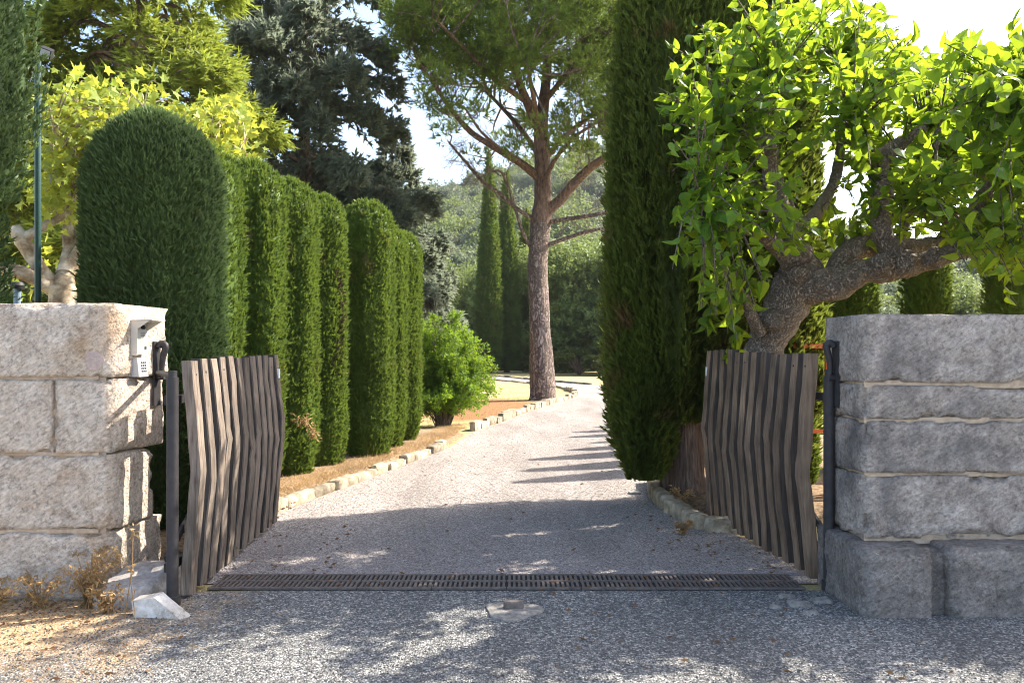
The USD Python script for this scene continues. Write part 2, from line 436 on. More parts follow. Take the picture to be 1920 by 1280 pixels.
STONE_WARM = stone('warm_limestone', STOPS_WARM)
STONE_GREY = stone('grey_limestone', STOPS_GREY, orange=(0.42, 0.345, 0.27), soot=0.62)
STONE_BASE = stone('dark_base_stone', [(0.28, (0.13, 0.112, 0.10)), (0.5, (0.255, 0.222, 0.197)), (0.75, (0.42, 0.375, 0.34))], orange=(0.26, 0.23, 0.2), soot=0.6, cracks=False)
MORTAR = speckle('lime_mortar', [(0.3, (0.28, 0.20, 0.135)), (0.7, (0.46, 0.365, 0.27))], 25, bump=0.5)
KERB = speckle('kerb_stone', [(0.3, (0.10, 0.082, 0.055)), (0.48, (0.27, 0.22, 0.15)), (0.72, (0.46, 0.395, 0.295))], 9, bump=0.9, bump_scale=22, rnd=0.3, big=0.9, bigscale=3.0)
WHITE_STONE = speckle('white_stone', [(0.3, (0.17, 0.14, 0.11)), (0.46, (0.38, 0.345, 0.30)), (0.7, (0.56, 0.53, 0.49))], 14, bump=0.8)
CONCRETE = speckle('pale_concrete', [(0.3, (0.20, 0.18, 0.16)), (0.5, (0.33, 0.30, 0.275)), (0.7, (0.46, 0.43, 0.40))], 22, bump=0.5)
RUBBLE = speckle('dirty_rubble', [(0.3, (0.13, 0.115, 0.10)), (0.5, (0.24, 0.22, 0.195)), (0.7, (0.36, 0.335, 0.305))], 30, bump=0.9, bump_scale=55)
WOOD = speckle('weathered_oak', [(0.25, (0.045, 0.034, 0.027)), (0.45, (0.14, 0.107, 0.082)), (0.62, (0.21, 0.168, 0.135)), (0.8, (0.32, 0.27, 0.228))], 20,
               stretch=(3.2, 3.2, 0.22), bump=0.6, bump_scale=30, bump_dist=0.006, rnd=0.22, big=0.9, bigscale=2.6)
WOOD_BROWN = speckle('brown_oak', [(0.25, (0.07, 0.045, 0.03)), (0.45, (0.155, 0.105, 0.07)), (0.65, (0.225, 0.16, 0.11)), (0.85, (0.32, 0.24, 0.175))], 16,
                     stretch=(3.2, 3.2, 0.22), bump=0.6, bump_scale=30, bump_dist=0.006, rnd=0.2, big=0.9, bigscale=2.6)
WOOD_DARK = speckle('dark_sawn_oak', [(0.3, (0.024, 0.02, 0.018)), (0.7, (0.07, 0.058, 0.05))], 16, stretch=(3.2, 3.2, 0.22), bump=0.5, bump_scale=30, bump_dist=0.005)
IRON = speckle('dark_iron', [(0.3, (0.013, 0.012, 0.014)), (0.7, (0.03, 0.027, 0.028))], 20, rough=0.55, bump=0.2, spec=0.35)
RUST_IRON = speckle('grate_iron', [(0.3, (0.06, 0.048, 0.042)), (0.7, (0.16, 0.13, 0.115))], 30, rough=0.6, bump=0.3)
BLACK = plain('black_void', (0.01, 0.01, 0.01), 0.9)
ALU = plain('brushed_aluminium', (0.62, 0.61, 0.60), 0.38, 0.75)
ALU_MATT = plain('matt_silver_plastic', (0.36, 0.355, 0.345), 0.45, 0.25)
CREAM = plain('cream_hood', (0.46, 0.41, 0.345), 0.5)
LENS = plain('black_lens', (0.012, 0.012, 0.014), 0.12)
BUTTON = plain('dark_buttons', (0.03, 0.035, 0.045), 0.4)
PAPER = plain('yellowed_name_card', (0.66, 0.62, 0.36), 0.6)
STICKER = plain('white_sticker', (0.75, 0.74, 0.72), 0.5)
ORANGE = speckle('orange_paint', [(0.3, (0.50, 0.09, 0.02)), (0.7, (0.62, 0.14, 0.03))], 10, rough=0.5, bump=0.1)
GREEN_PAINT = plain('dark_green_paint', (0.018, 0.055, 0.045), 0.4)
BLUE_PAINT = plain('grey_blue_paint', (0.16, 0.23, 0.28), 0.5)
BARK_PINE = speckle('pine_bark', [(0.3, (0.035, 0.025, 0.02)), (0.48, (0.12, 0.075, 0.055)), (0.68, (0.23, 0.155, 0.12)), (0.82, (0.36, 0.27, 0.22))], 4.2, stretch=(3.0, 3.0, 0.75), bump=1.0, bump_scale=5, bump_dist=0.08, detail=8)
def plates(name, crack, lo, hi, scale, stretch, dist=0.06):
    nodes = {'g': ('geometry', {}), 'map': ('mapping', {'scale': stretch}), 'w': ('noise_texture', {'scale': 3.0, 'detail': 7, 'roughness': 0.65}),
             'wa': ('vector_math', {'math_type': 'multiply_add', 'vector2': (1.5, 1.5, 1.5)}),
             'v': ('voronoi_texture', {'scale': scale, 'feature': 'distance_to_edge'}), 'vc': ('voronoi_texture', {'scale': scale}),
             'n': ('noise_texture', {'scale': scale * 4, 'detail': 8, 'roughness': 0.7}), 'r': ('rgb_ramp', {'ramp': [(0.3, lo), (0.7, hi)]}),
             's': ('separate_color', {}), 'ad': ('math', {'math_type': 'multiply_add', 'value2': 0.12}),
             'cr': ('map_range', {'from_min': -0.12, 'from_max': 0.16, 'to_min': 0, 'to_max': 1, 'clamp': True}), 'm': ('mix_color', {'blend_type': 'mix', 'a': crack}),
             'h': ('math', {'math_type': 'multiply_add', 'value2': 0.35}), 'b': ('bump', {'strength': 1.0, 'distance': dist}), 'p': ('principled_bsdf', {'roughness': 0.9, 'specular_ior_level': 0.2})}
    links = [('g.position', 'map.vector'), ('g.position', 'w.vector'), ('w.color', 'wa.vector1'), ('map.vector', 'wa.vector3'), ('wa.vector', 'v.vector'), ('wa.vector', 'vc.vector'),
             ('g.position', 'n.vector'), ('vc.color', 's.color'), ('s.r', 'ad.value1'), ('n.fac', 'ad.value3'), ('ad.value', 'r.fac'), ('v.distance', 'cr.value'), ('cr.result', 'm.fac'), ('r.color', 'm.b'),
             ('n.fac', 'h.value1'), ('cr.result', 'h.value3'), ('h.value', 'b.height'), ('b.normal', 'p.normal'), ('m.result', 'p.base_color')]
    return look(name, nodes, links, 'p.BSDF')


BARK_PINE = plates('pine_bark_plates', (0.055, 0.04, 0.034), (0.14, 0.095, 0.075), (0.36, 0.285, 0.245), 3.0, (4.0, 4.0, 0.6), 0.10)
BARK_MULBERRY = plates('mulberry_bark', (0.10, 0.074, 0.056), (0.20, 0.145, 0.108), (0.44, 0.36, 0.30), 11.0, (3.0, 3.0, 0.6), 0.05)
BARK_RED = speckle('red_pine_bark', [(0.3, (0.05, 0.035, 0.028)), (0.5, (0.155, 0.098, 0.072)), (0.75, (0.27, 0.19, 0.145))], 6, stretch=(2.5, 2.5, 0.8), bump=0.8, bump_scale=9, bump_dist=0.04)
BARK_GREY = speckle('grey_brown_bark', [(0.3, (0.04, 0.03, 0.024)), (0.5, (0.14, 0.105, 0.082)), (0.72, (0.27, 0.215, 0.18))], 9, stretch=(1.6, 1.6, 0.6), bump=1.0, bump_scale=16, bump_dist=0.04)
BARK_CYPRESS = speckle('cypress_bark', [(0.3, (0.07, 0.045, 0.035)), (0.5, (0.19, 0.13, 0.10)), (0.75, (0.32, 0.24, 0.2))], 12, stretch=(3.5, 3.5, 0.4), bump=1.0, bump_scale=14, bump_dist=0.03)
BARK_PLANE = speckle('plane_bark', [(0.32, (0.13, 0.085, 0.05)), (0.45, (0.25, 0.19, 0.12)), (0.56, (0.38, 0.32, 0.23)), (0.7, (0.52, 0.47, 0.38))], 5, bump=0.3, detail=3)
STRAW = foliage('straw', (0.32, 0.20, 0.085), (0.54, 0.385, 0.18), (0.72, 0.56, 0.31), trans=0.2)
LITTER = foliage('dry_leaf_litter', (0.15, 0.07, 0.03), (0.32, 0.19, 0.09), (0.52, 0.38, 0.2), trans=0.15)
DEAD_SPRAY = foliage('dead_cypress_spray', (0.07, 0.05, 0.03), (0.15, 0.10, 0.055), (0.24, 0.17, 0.10), trans=0.1)
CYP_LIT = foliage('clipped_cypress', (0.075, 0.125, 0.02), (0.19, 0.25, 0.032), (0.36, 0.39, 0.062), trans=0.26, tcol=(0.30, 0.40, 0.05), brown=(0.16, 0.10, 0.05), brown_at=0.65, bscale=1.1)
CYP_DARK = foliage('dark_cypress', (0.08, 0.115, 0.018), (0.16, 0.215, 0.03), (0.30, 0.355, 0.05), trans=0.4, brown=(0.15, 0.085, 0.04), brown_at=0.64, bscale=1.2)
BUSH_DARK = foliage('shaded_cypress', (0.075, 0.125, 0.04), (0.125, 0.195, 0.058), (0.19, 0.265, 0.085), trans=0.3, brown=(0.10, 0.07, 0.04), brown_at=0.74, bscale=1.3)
PINE_GREEN = foliage('pine_needles', (0.11, 0.175, 0.028), (0.19, 0.275, 0.042), (0.29, 0.37, 0.065), trans=0.5, bscale=0.6)
CONIFER = foliage('blue_green_conifer', (0.12, 0.155, 0.105), (0.20, 0.245, 0.165), (0.34, 0.375, 0.27), trans=0.38, bscale=0.4, brown=(0.10, 0.08, 0.05), brown_at=0.66)
CEDAR = foliage('light_cedar', (0.19, 0.25, 0.04), (0.30, 0.36, 0.06), (0.40, 0.45, 0.09), trans=0.42, tcol=(0.45, 0.50, 0.06), bscale=0.6)
MULBERRY = foliage('mulberry_leaves', (0.06, 0.15, 0.016), (0.12, 0.235, 0.02), (0.21, 0.32, 0.03), trans=0.56, tcol=(0.50, 0.64, 0.025), bscale=0.8, rough=0.45)
PLANE_LEAF = foliage('yellow_plane_leaves', (0.22, 0.30, 0.05), (0.42, 0.46, 0.06), (0.66, 0.56, 0.06), trans=0.45, tcol=(0.70, 0.66, 0.06), bscale=0.8)
SHRUB_LEAF = foliage('bright_shrub_leaves', (0.09, 0.18, 0.014), (0.18, 0.30, 0.02), (0.32, 0.42, 0.03), trans=0.45, tcol=(0.34, 0.46, 0.02), bscale=1.2)
WOOD_LEAF = foliage('woodland_leaves', (0.13, 0.18, 0.045), (0.20, 0.26, 0.06), (0.28, 0.33, 0.09), trans=0.38, bscale=0.35)
OAK_LEAF = foliage('grey_green_leaves', (0.11, 0.145, 0.07), (0.165, 0.205, 0.10), (0.23, 0.26, 0.14), trans=0.33, bscale=0.3)
JUNIPER = foliage('yellow_juniper', (0.05, 0.075, 0.015), (0.15, 0.175, 0.02), (0.30, 0.30, 0.03), trans=0.2, bscale=0.9)
LEAF = {'heart': [heart_leaf(), heart_leaf(0.75, 0.3, 0.85), heart_leaf(-0.2, 0.45, 0.95)], 'lobed': [lobed_leaf()], 'small': small_leaf()}


# ---------------------------------------------------------------- ground, drive, forecourt, lawn, hills
def lawn_look():
    nodes = {'g': ('geometry', {}), 'n': ('noise_texture', {'scale': 40, 'detail': 6, 'roughness': 0.7}),
             'r': ('rgb_ramp', {'ramp': [(0.28, (0.24, 0.18, 0.075)), (0.5, (0.42, 0.335, 0.16)), (0.72, (0.56, 0.46, 0.26))]}),
             'nb': ('noise_texture', {'scale': 0.35, 'detail': 5}),
             'gr': ('map_range', {'from_min': 0.5, 'from_max': 0.68, 'to_min': 0, 'to_max': 0.55, 'clamp': True}),
             'gm': ('mix_color', {'blend_type': 'mix', 'b': (0.17, 0.19, 0.05)}),
             'w': ('wave_texture', {'scale': 0.35, 'distortion': 1.2, 'bands_direction': 'y'}),
             'wr': ('map_range', {'to_min': 0.9, 'to_max': 1.08}),
             'wm': ('mix_color', {'blend_type': 'multiply', 'fac': 1.0}),
             'sub': ('vector_math', {'math_type': 'subtract', 'vector2': (-0.6, 22.0, 0)}),
             'sc': ('vector_math', {'math_type': 'multiply', 'vector2': (1.0, 0.55, 0)}),
             'len': ('vector_math', {'math_type': 'length'}),
             'na': ('noise_texture', {'scale': 1.1, 'detail': 5}),
             'ad': ('math', {'math_type': 'multiply_add', 'value2': -2.2}),
             'nr': ('map_range', {'from_min': 0.8, 'from_max': 2.0, 'to_min': 0.85, 'to_max': 0.0, 'clamp': True}),
             'nc': ('rgb_ramp', {'ramp': [(0.3, (0.13, 0.055, 0.026)), (0.7, (0.34, 0.16, 0.075))]}),
             'nm': ('mix_color', {'blend_type': 'mix'}),
             'b': ('bump', {'strength': 0.9, 'distance': 0.03}), 'p': ('principled_bsdf', {'roughness': 0.95, 'specular_ior_level': 0.1})}
    links = [('g.position', 'n.vector'), ('n.fac', 'r.fac'), ('g.position', 'nb.vector'), ('nb.fac', 'gr.value'), ('gr.result', 'gm.fac'), ('r.color', 'gm.a'),
             ('g.position', 'w.vector'), ('w.fac', 'wr.value'), ('gm.result', 'wm.a'), ('wr.result', 'wm.b'),
             ('g.position', 'sub.vector1'), ('sub.vector', 'sc.vector1'), ('sc.vector', 'len.vector1'), ('g.position', 'na.vector'), ('na.fac', 'ad.value1'), ('len.value', 'ad.value3'),
             ('ad.value', 'nr.value'), ('n.fac', 'nc.fac'), ('nr.result', 'nm.fac'), ('wm.result', 'nm.a'), ('nc.color', 'nm.b'),
             ('n.fac', 'b.height'), ('b.normal', 'p.normal'), ('nm.result', 'p.base_color')]
    return look('dry_lawn', nodes, links, 'p.BSDF')


LAWN = lawn_look()
EARTH = speckle('litter_earth', [(0.3, (0.10, 0.055, 0.03)), (0.48, (0.26, 0.165, 0.09)), (0.7, (0.48, 0.36, 0.21))], 26, bump=1.0, bump_scale=60, bump_dist=0.03, big=0.7, bigscale=1.2)


def sheet(xs, ys, zfun):
    X, Y = np.meshgrid(xs, ys, indexing='ij')
    Z = zfun(X, Y)
    v = np.stack([X, Y, Z], -1).reshape(-1, 3)
    m = len(ys)
    i, j = np.meshgrid(np.arange(len(xs) - 1), np.arange(m - 1), indexing='ij')
    q = np.stack([i * m + j, (i + 1) * m + j, (i + 1) * m + j + 1, i * m + j + 1], -1).reshape(-1, 4)
    return v, q


def fill(poly, z, seg=None, jitter=None):
    from shapely.geometry import Polygon
    v, f = trimesh.creation.triangulate_polygon(Polygon(poly).buffer(0), engine='earcut')
    return np.column_stack([v, np.full(len(v), z)]), f


def hill_z(x, y):
    """Hill behind the garden: height of the terrain."""
    d = np.clip((y - 92) / 200, 0, 1.35)
    side = 1.0 - 0.62 * np.clip((x - 70) / 110, 0, 1) + 0.12 * np.sin(x / 31.0)
    base = 54 * np.clip(d, 0, None) ** 1.25 * side
    p = np.stack([x / 45, y / 45, np.zeros_like(x)], -1)
    return base + np.clip(d * 3, 0, 1) * 9 * (meshkit.fbm(p, 4, 3) - 0.5)


HILL_EARTH = speckle('hillside_scrub', [(0.3, (0.07, 0.085, 0.035)), (0.5, (0.15, 0.15, 0.07)), (0.7, (0.30, 0.26, 0.17))], 0.25, bump=0.3, bump_scale=1.0)
gx = np.concatenate([np.linspace(-700, -60, 17)[:-1], np.linspace(-60, 60, 25), np.linspace(60, 700, 17)[1:]])
gy = np.concatenate([np.linspace(-300, 0, 8)[:-1], np.linspace(0, 92, 24)])
single('lawn_ground', sheet(gx, gy, lambda X, Y: np.zeros_like(X)), LAWN, kind='structure')
single('hill', sheet(np.linspace(-700, 700, 71), np.linspace(92, 900, 60), hill_z), HILL_EARTH, kind='structure', smooth=True)

INNER = np.array([(-2.30, 5.2), (-2.28, 6.2), (-2.16, 7.6), (-1.62, 10.0), (-1.0, 12.9), (-0.72, 15.4), (-0.20, 17.6), (0.24, 19.8), (1.36, 24.4), (1.86, 26.0), (2.40, 29.2),
                  (2.36, 32.6), (1.9, 36.3), (0.9, 40.2), (-1.5, 45.9), (-6.5, 53.0), (-16, 61), (-30, 66)])
OUTER = np.array([(2.25, 5.2), (2.10, 5.8), (1.75, 6.9), (1.48, 8.2), (1.52, 8.95), (1.95, 11.0), (2.9, 15.5), (4.1, 21), (5.3, 26.5), (6.0, 31), (5.6, 35), (3.9, 38.2),
                  (1.6, 44.0), (-1.9, 54.6), (-8, 61), (-17, 66.5), (-31, 71)])
inner_s, outer_s = spline(INNER, 90), spline(OUTER, 90)
single('driveway', fill(np.vstack([inner_s, outer_s[::-1]]), 0.008), GRAVEL_DRIVE, kind='structure')
front = [(-14, -14), (14, -14), (14, 4.9), (2.5, 4.96), (2.2, 5.06), (1.2, 5.08), (-1.4, 5.08), (-2.2, 5.02), (-2.5, 4.98), (-14, 4.98)]
single('forecourt', fill(front, 0.004), GRAVEL_FRONT, kind='structure')


def bed(edge_poly, top, name, seed):
    """A planting bed: a low mound of litter-covered earth inside the polygon."""
    from shapely.geometry import Polygon, Point
    import shapely
    pg = Polygon(edge_poly)
    x0, y0, x1, y1 = pg.bounds
    s = 0.12
    xs, ys = np.arange(x0, x1 + s, s), np.arange(y0, y1 + s, s)
    X, Y = np.meshgrid(xs, ys, indexing='ij')
    dist = shapely.distance(pg.exterior, shapely.points(X, Y)) * np.where(shapely.contains_xy(pg, X, Y), 1, -1)
    Z = np.where(dist > 0, 0.012 + top * np.clip(dist / 0.25, 0, 1), 0.012 + dist * 0.5) + 0.035 * (meshkit.fbm(np.stack([X * 3, Y * 3, X * 0], -1), 3, seed) - 0.5) * (dist > 0)
    Z = np.maximum(Z, -0.05)
    m = len(ys)
    i, j = np.meshgrid(np.arange(len(xs) - 1), np.arange(m - 1), indexing='ij')
    q = np.stack([i * m + j, (i + 1) * m + j, (i + 1) * m + j + 1, i * m + j + 1], -1).reshape(-1, 4)
    keep = (dist.ravel()[q] > -0.15).all(1)
    v = np.stack([X, Y, Z], -1).reshape(-1, 3)
    q = q[keep]
    used, inv = np.unique(q, return_inverse=True)
    single(name, (v[used], inv.reshape(q.shape)), EARTH, kind='structure', smooth=True)


def inset(path, lo, hi, off):
    """Offset to the left of the running direction."""
    p = spline(path, 200)
    t = unit(np.gradient(p, axis=0))
    n = np.stack([-t[:, 1], t[:, 0]], 1)
    q = p + n * off
    return q[(q[:, 1] > lo) & (q[:, 1] < hi)]


left_edge = inset(INNER, 5.6, 15.0, 0.10)
bed(np.vstack([left_edge, [(-2.2, 15.2), (-4.2, 15.2), (-5.2, 5.6)]]), 0.10, 'planting_bed', 1)
right_edge = inset(OUTER, 6.9, 24, -0.10)
bed(np.vstack([right_edge, [(7.2, 24), (5.4, 13), (5.0, 7.0)]]), 0.07, 'planting_bed', 2)

HAZE = usdkit.material(stage, '/World/Looks/haze', {'v': ('principled_volume', {'color': (0.86, 0.91, 0.97), 'density': 0.0001, 'anisotropy': 0.2})}, [], volume='v.volume')
single('haze', grid_box((-720, -310, -2), (720, 920, 125), 2000), HAZE, kind='stuff', label='thin summer haze over the garden and hill', cat='haze')

# ---------------------------------------------------------------- stone walls
def left_wall():
    t = thing('stone_gate_wall', 'low warm limestone wall of big rough blocks, left of the drive, carrying the intercom', 'wall', (0, 0, 0))
    yf, xc, slope = 4.85, -2.425, 0.12
    courses = [(0.0, 0.419, -0.01, 5.43, [-5.4, -8.2]), (0.424, 0.889, 0.0, 5.30, [-6.1, -9]), (0.894, 1.350, 0.012, 5.42, [-2.78, -4.9, -8.5]), (1.355, 1.81, 0.02, 5.45, [-4.6, -7.4])]
    k = 0
    for z0, z1, dx, yb, joints in courses:
        right = xc + dx
        for j, left in enumerate(joints):
            v, f = rock((left + (0.004 if j else 0.004), yf + 0.004 * ((k * 7) % 3), z0), (right, yb, z1), seg=0.03 if right > -4 else 0.12, r=0.012, amp=0.010, freq=8, seed=k + 1,
                        corner=(1, -1) if j == 0 else None, rv=0.10, chip=0.06)
            if j == 0:
                w = np.clip((v[:, 0] - (right - 0.35)) / 0.35, 0, 1)
                v[:, 0] += slope * (v[:, 1] - yf) * w
            part(t, 'stone_block', (v, f), STONE_WARM, smooth=40)
            right = left - 0.006
            k += 1
    part(t, 'mortar', cat([rock((-9, yf + 0.032, 0.02), (xc - 0.05, 5.28, 1.79), seg=0.3, r=0.01, amp=0.0, seed=3)] + [rock((-6, yf + 0.016, z - 0.014), (xc - 0.09, 5.25, z + 0.014), seg=0.04, r=0.004, amp=0.008, freq=14, seed=int(z * 90)) for z in (0.4215, 0.8915, 1.3525)]), MORTAR)
    # a pale round patch of new mortar on the top block
    c = P(176, 676, yf)
    ang = np.linspace(0, 2 * PI, 18)[:-1]
    rr = 0.058 * (1 + 0.07 * np.sin(3 * ang + 1) + 0.06 * np.sin(7 * ang))
    ring = np.stack([c[0] + rr * np.cos(ang), np.full(17, yf + 0.001), c[2] + rr * np.sin(ang) * 1.05], 1)
    ring2 = ring * [1, 0, 1] + [0, yf + 0.02, 0]
    v = np.vstack([ring, ring2, [[c[0], yf - 0.004, c[2]]]])
    f = [[34, (q + 1) % 17, q] for q in range(17)] + [[q, (q + 1) % 17, 17 + (q + 1) % 17] for q in range(17)] + [[q, 17 + (q + 1) % 17, 17 + q] for q in range(17)]
    part(t, 'mortar_patch', (v, np.array(f)[:, ::-1]), speckle('pink_patch', [(0.3, (0.40, 0.29, 0.25)), (0.7, (0.56, 0.44, 0.385))], 40, bump=0.8, bump_scale=70, bump_dist=0.02))
    return t


def right_wall():
    t = thing('stone_gate_wall', 'low grey limestone wall on a dark jutting plinth, right of the drive', 'wall', (0, 0, 0))
    yf, xc = 4.75, 2.085
    courses = [(0.402, 0.782, 0.0, [4.6, 8]), (0.788, 1.102, -0.003, [5.2, 8]), (1.108, 1.316, 0.004, [4.3, 8]), (1.326, 1.737, 0.0, [5.6, 8])]
    k = 20
    for z0, z1, dy, joints in courses:
        left = xc
        for j, right in enumerate(joints):
            v, f = rock((left, yf + dy, z0), (right, 5.22, z1), seg=0.026 if j == 0 else 0.1, r=0.008, amp=0.011, freq=8, seed=k, corner=(-1, -1) if j == 0 else None, rv=0.05, chip=0.075)
            if j == 0:
                w = np.clip((2.5 - v[:, 0]) / 0.3, 0, 1)
                v[:, 0] -= 0.10 * (v[:, 1] - yf) * w
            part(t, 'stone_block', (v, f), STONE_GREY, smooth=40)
            left = right + 0.008
            k += 1
    part(t, 'mortar', cat([rock((xc + 0.05, yf + 0.04, 0.2), (8, 5.18, 1.70), seg=0.3, r=0.02, amp=0)] +
                          [rock((xc + 0.012, yf + 0.014, z - h * 2.2), (8, 5.17, z + h * 2.2), seg=0.035, r=0.004, amp=0.009, freq=14, seed=int(z * 90)) for z, h in ((0.399, .014), (0.785, .007), (1.105, .009), (1.321, .011))]), MORTAR)
    edges = [(1.985, 2.395), (2.485, 3.3), (3.32, 4.3), (4.32, 5.6)]
    for j, (a, b) in enumerate(edges):
        v, f = rock((a, 4.53 + 0.01 * (j % 2), -0.05), (b, 5.24, 0.395), seg=0.026, r=0.022, amp=0.012, freq=8, seed=40 + j, corner=(-1, -1) if j == 0 else None, rv=0.10, chip=0.05)
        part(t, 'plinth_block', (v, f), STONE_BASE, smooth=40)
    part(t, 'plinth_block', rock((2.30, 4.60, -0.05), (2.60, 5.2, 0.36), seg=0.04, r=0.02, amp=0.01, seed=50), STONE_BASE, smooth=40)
    return t


left_wall()
right_wall()


# ---------------------------------------------------------------- gates
def plank(base, top_z, n, w, dep, bulge, kink, seed, foot=0.03, lean=0.0, along=(0, 1, 0)):
    """One kinked oak plank; n: horizontal unit vector towards the drive."""
    rng = np.random.default_rng(seed)
    zs = np.array([foot, 0.22, 0.42, kink - 0.12, kink - 0.04, kink + 0.04, kink + 0.12, 1.14, 1.3, top_z])
    off = np.interp(zs, [0, kink - 0.1, kink, kink + 0.1, top_z], [0, bulge * 0.86, bulge * 0.95, bulge * 0.86, 0.012]) + rng.normal(0, 0.004, len(zs))
    al = np.asarray(along, float)
    sec = np.array([(-.5, -.42), (-.42, -.5), (.42, -.5), (.5, -.42), (.5, .42), (.42, .5), (-.42, .5), (-.5, .42)])
    rows = []
    for z, o in zip(zs, off):
        c = np.array([base[0], base[1], 0]) + n * o + al * (lean * (z - 0.7) + rng.normal(0, 0.003))
        rows.append(c + np.outer(sec[:, 0] * dep, n) + np.outer(sec[:, 1] * w, al) + [0, 0, z])
    v = np.array(rows)
    m = len(sec)
    v = v.reshape(-1, 3)
    i, j = np.meshgrid(np.arange(len(zs) - 1), np.arange(m), indexing='ij')
    q = np.stack([i * m + j, i * m + (j + 1) % m, (i + 1) * m + (j + 1) % m, (i + 1) * m + j], -1).reshape(-1, 4)
    f = np.vstack([q[:, [0, 1, 2]], q[:, [0, 2, 3]]])
    if np.cross(n, al)[2] < 0:
        f = f[:, ::-1]
    k = len(v)
    top = (len(zs) - 1) * m
    v = np.vstack([v, v[:m].mean(0), v[top:].mean(0)])
    caps = np.array([[k, (q_ + 1) % m, q_] for q_ in range(m)] + [[k + 1, top + q_, top + (q_ + 1) % m] for q_ in range(m)])
    f = np.vstack([f, caps if np.cross(n, al)[2] >= 0 else caps[:, ::-1]])
    return v, f


def scroll(c, n, s):
    """The forged hook over the hinge plate: an S of flat iron in the plane of the wall's side; c is its middle, n points off the wall."""
    pts = []
    for u in np.linspace(0, 1, 15):
        a = PI * (1.1 - 1.1 * u)
        if u < 0.35:
            w = u / 0.35
            pts.append(c + n * (0.02 + 0.05 * (1 - math.cos(PI * w)) / 2) + np.array([0, 0, 0.125 + 0.022 * math.sin(PI * w)]))
        else:
            w = (u - 0.35) / 0.65
            pts.append(c + n * (0.07 - 0.022 * math.sin(PI * w * 0.9) - 0.01 * w) + np.array([0, 0, 0.125 - 0.215 * w]))
    v, f = tube(np.array(pts), np.linspace(0.026, 0.014, 15), 8)
    mid = np.interp(v[:, 2], np.sort(np.array(pts)[:, 2]), np.array(pts)[np.argsort(np.array(pts)[:, 2]), 1])
    return v, f


def gate(name, label, a, b, side, tops, planks_mat, dark_mat, seed, hinge_on, sticker_at, widths):
    """a: hinge end on the ground, b: free end; side: +1 if the drive lies towards +x."""
    t = thing(name, label, 'gate')
    a, b = np.array([*a, 0.0]), np.array([*b, 0.0])
    al = unit(b - a)
    n = np.array([al[1], -al[0], 0]) * 1.0
    if n[0] * side < 0:
        n = -n
    L = np.linalg.norm(b - a)
    rng = np.random.default_rng(seed)
    N = 12
    for k in range(N):
        s = (k + 0.5) / N
        p = a + al * L * s
        tz = np.interp(s, [0, 1], tops) + rng.uniform(-0.012, 0.016)
        w_, bu, ki, ft, le = rng.uniform(*widths), rng.uniform(0.058, 0.078), rng.uniform(0.72, 0.88), 0.035 + rng.uniform(-0.01, 0.012), rng.uniform(-0.012, 0.012)
        v, f = plank(p[:2], tz, n, w_, 0.07, bu, ki, seed * 31 + k, foot=ft, lean=le, along=al)
        pl = part(t, 'plank', (v, f), planks_mat if k == 0 else dark_mat, smooth=35)
        if k:
            v, f = plank(p[:2] + n[:2] * 0.034, tz + 0.001, n, w_ + 0.002, 0.012, bu, ki, seed * 31 + k, foot=ft - 0.001, lean=le, along=al)
            part(pl, 'weathered_face', (v, f), planks_mat, smooth=35)
        for z in (tz - 0.085, ):                                      # the coach bolt
            c = p + n * 0.054
            part(pl, 'bolt', tube([c + [0, 0, z], c + n * 0.004 + [0, 0, z]], 0.008, 8), BLACK)
        if k == N - 1 and sticker_at:
            c = p + n * (0.078) + [0, 0, sticker_at]
            q = np.array([c + al * i * 0.014 + np.array([0, 0, j * 0.04]) + n * 0.002 for i, j in ((-1, -1), (1, -1), (1, 1), (-1, 1))])
            d = np.vstack([q, q - n * 0.02])
            part(pl, 'sticker', (d, [[0, 1, 2, 3], [7, 6, 5, 4], [0, 4, 5, 1], [1, 5, 6, 2], [2, 6, 7, 3], [3, 7, 4, 0]]), STICKER)
    back = -n * 0.062
    for z in (0.22, 1.22):
        part(t, 'rail', bar(a - al * 0.06 + back + [0, 0, z], b + back + [0, 0, z], 0.04, 0.05), IRON)
    part(t, 'brace', bar(a + back * 1.5 + [0, 0, 0.26], b - al * 0.15 + back * 1.5 + [0, 0, 1.19], 0.02, 0.045), IRON)
    ps = a - al * 0.075 - n * 0.025
    post = part(t, 'hinge_post', tube([ps + [0, 0, 0.0], ps + [0, 0, 1.36]], 0.034, 14), IRON, smooth=40)
    part(post, 'post_foot', tube([ps + [0, 0, 0.0], ps + [0, 0, 0.06]], 0.045, 14), IRON, smooth=40)
    part(t, 'hinge_arm', tube([ps + [0, 0, 1.375], hinge_on], 0.018, 8), IRON, smooth=40)
    part(post, 'pivot_cap', tube([ps + [0, 0, 1.355], ps + [0, 0, 1.4]], 0.026, 12), IRON, smooth=40)
    return t


L_ARM = np.array([-2.345, 5.285, 1.375])
R_ARM = np.array([2.055, 5.08, 1.385])
gate('plank_gate', 'open plank gate of kinked grey oak by the intercom wall, swung to the left', (-2.00, 4.84), (-2.10, 7.03), 1, (1.465, 1.478), WOOD, WOOD_DARK, 3, L_ARM, 1.33, (0.095, 0.118))
gate('plank_gate', 'open plank gate of kinked brown oak below the mulberry, swung to the right', (1.985, 5.16), (1.83, 7.34), -1, (1.487, 1.535), WOOD_BROWN, WOOD_DARK, 4, R_ARM, 1.34, (0.072, 0.092))


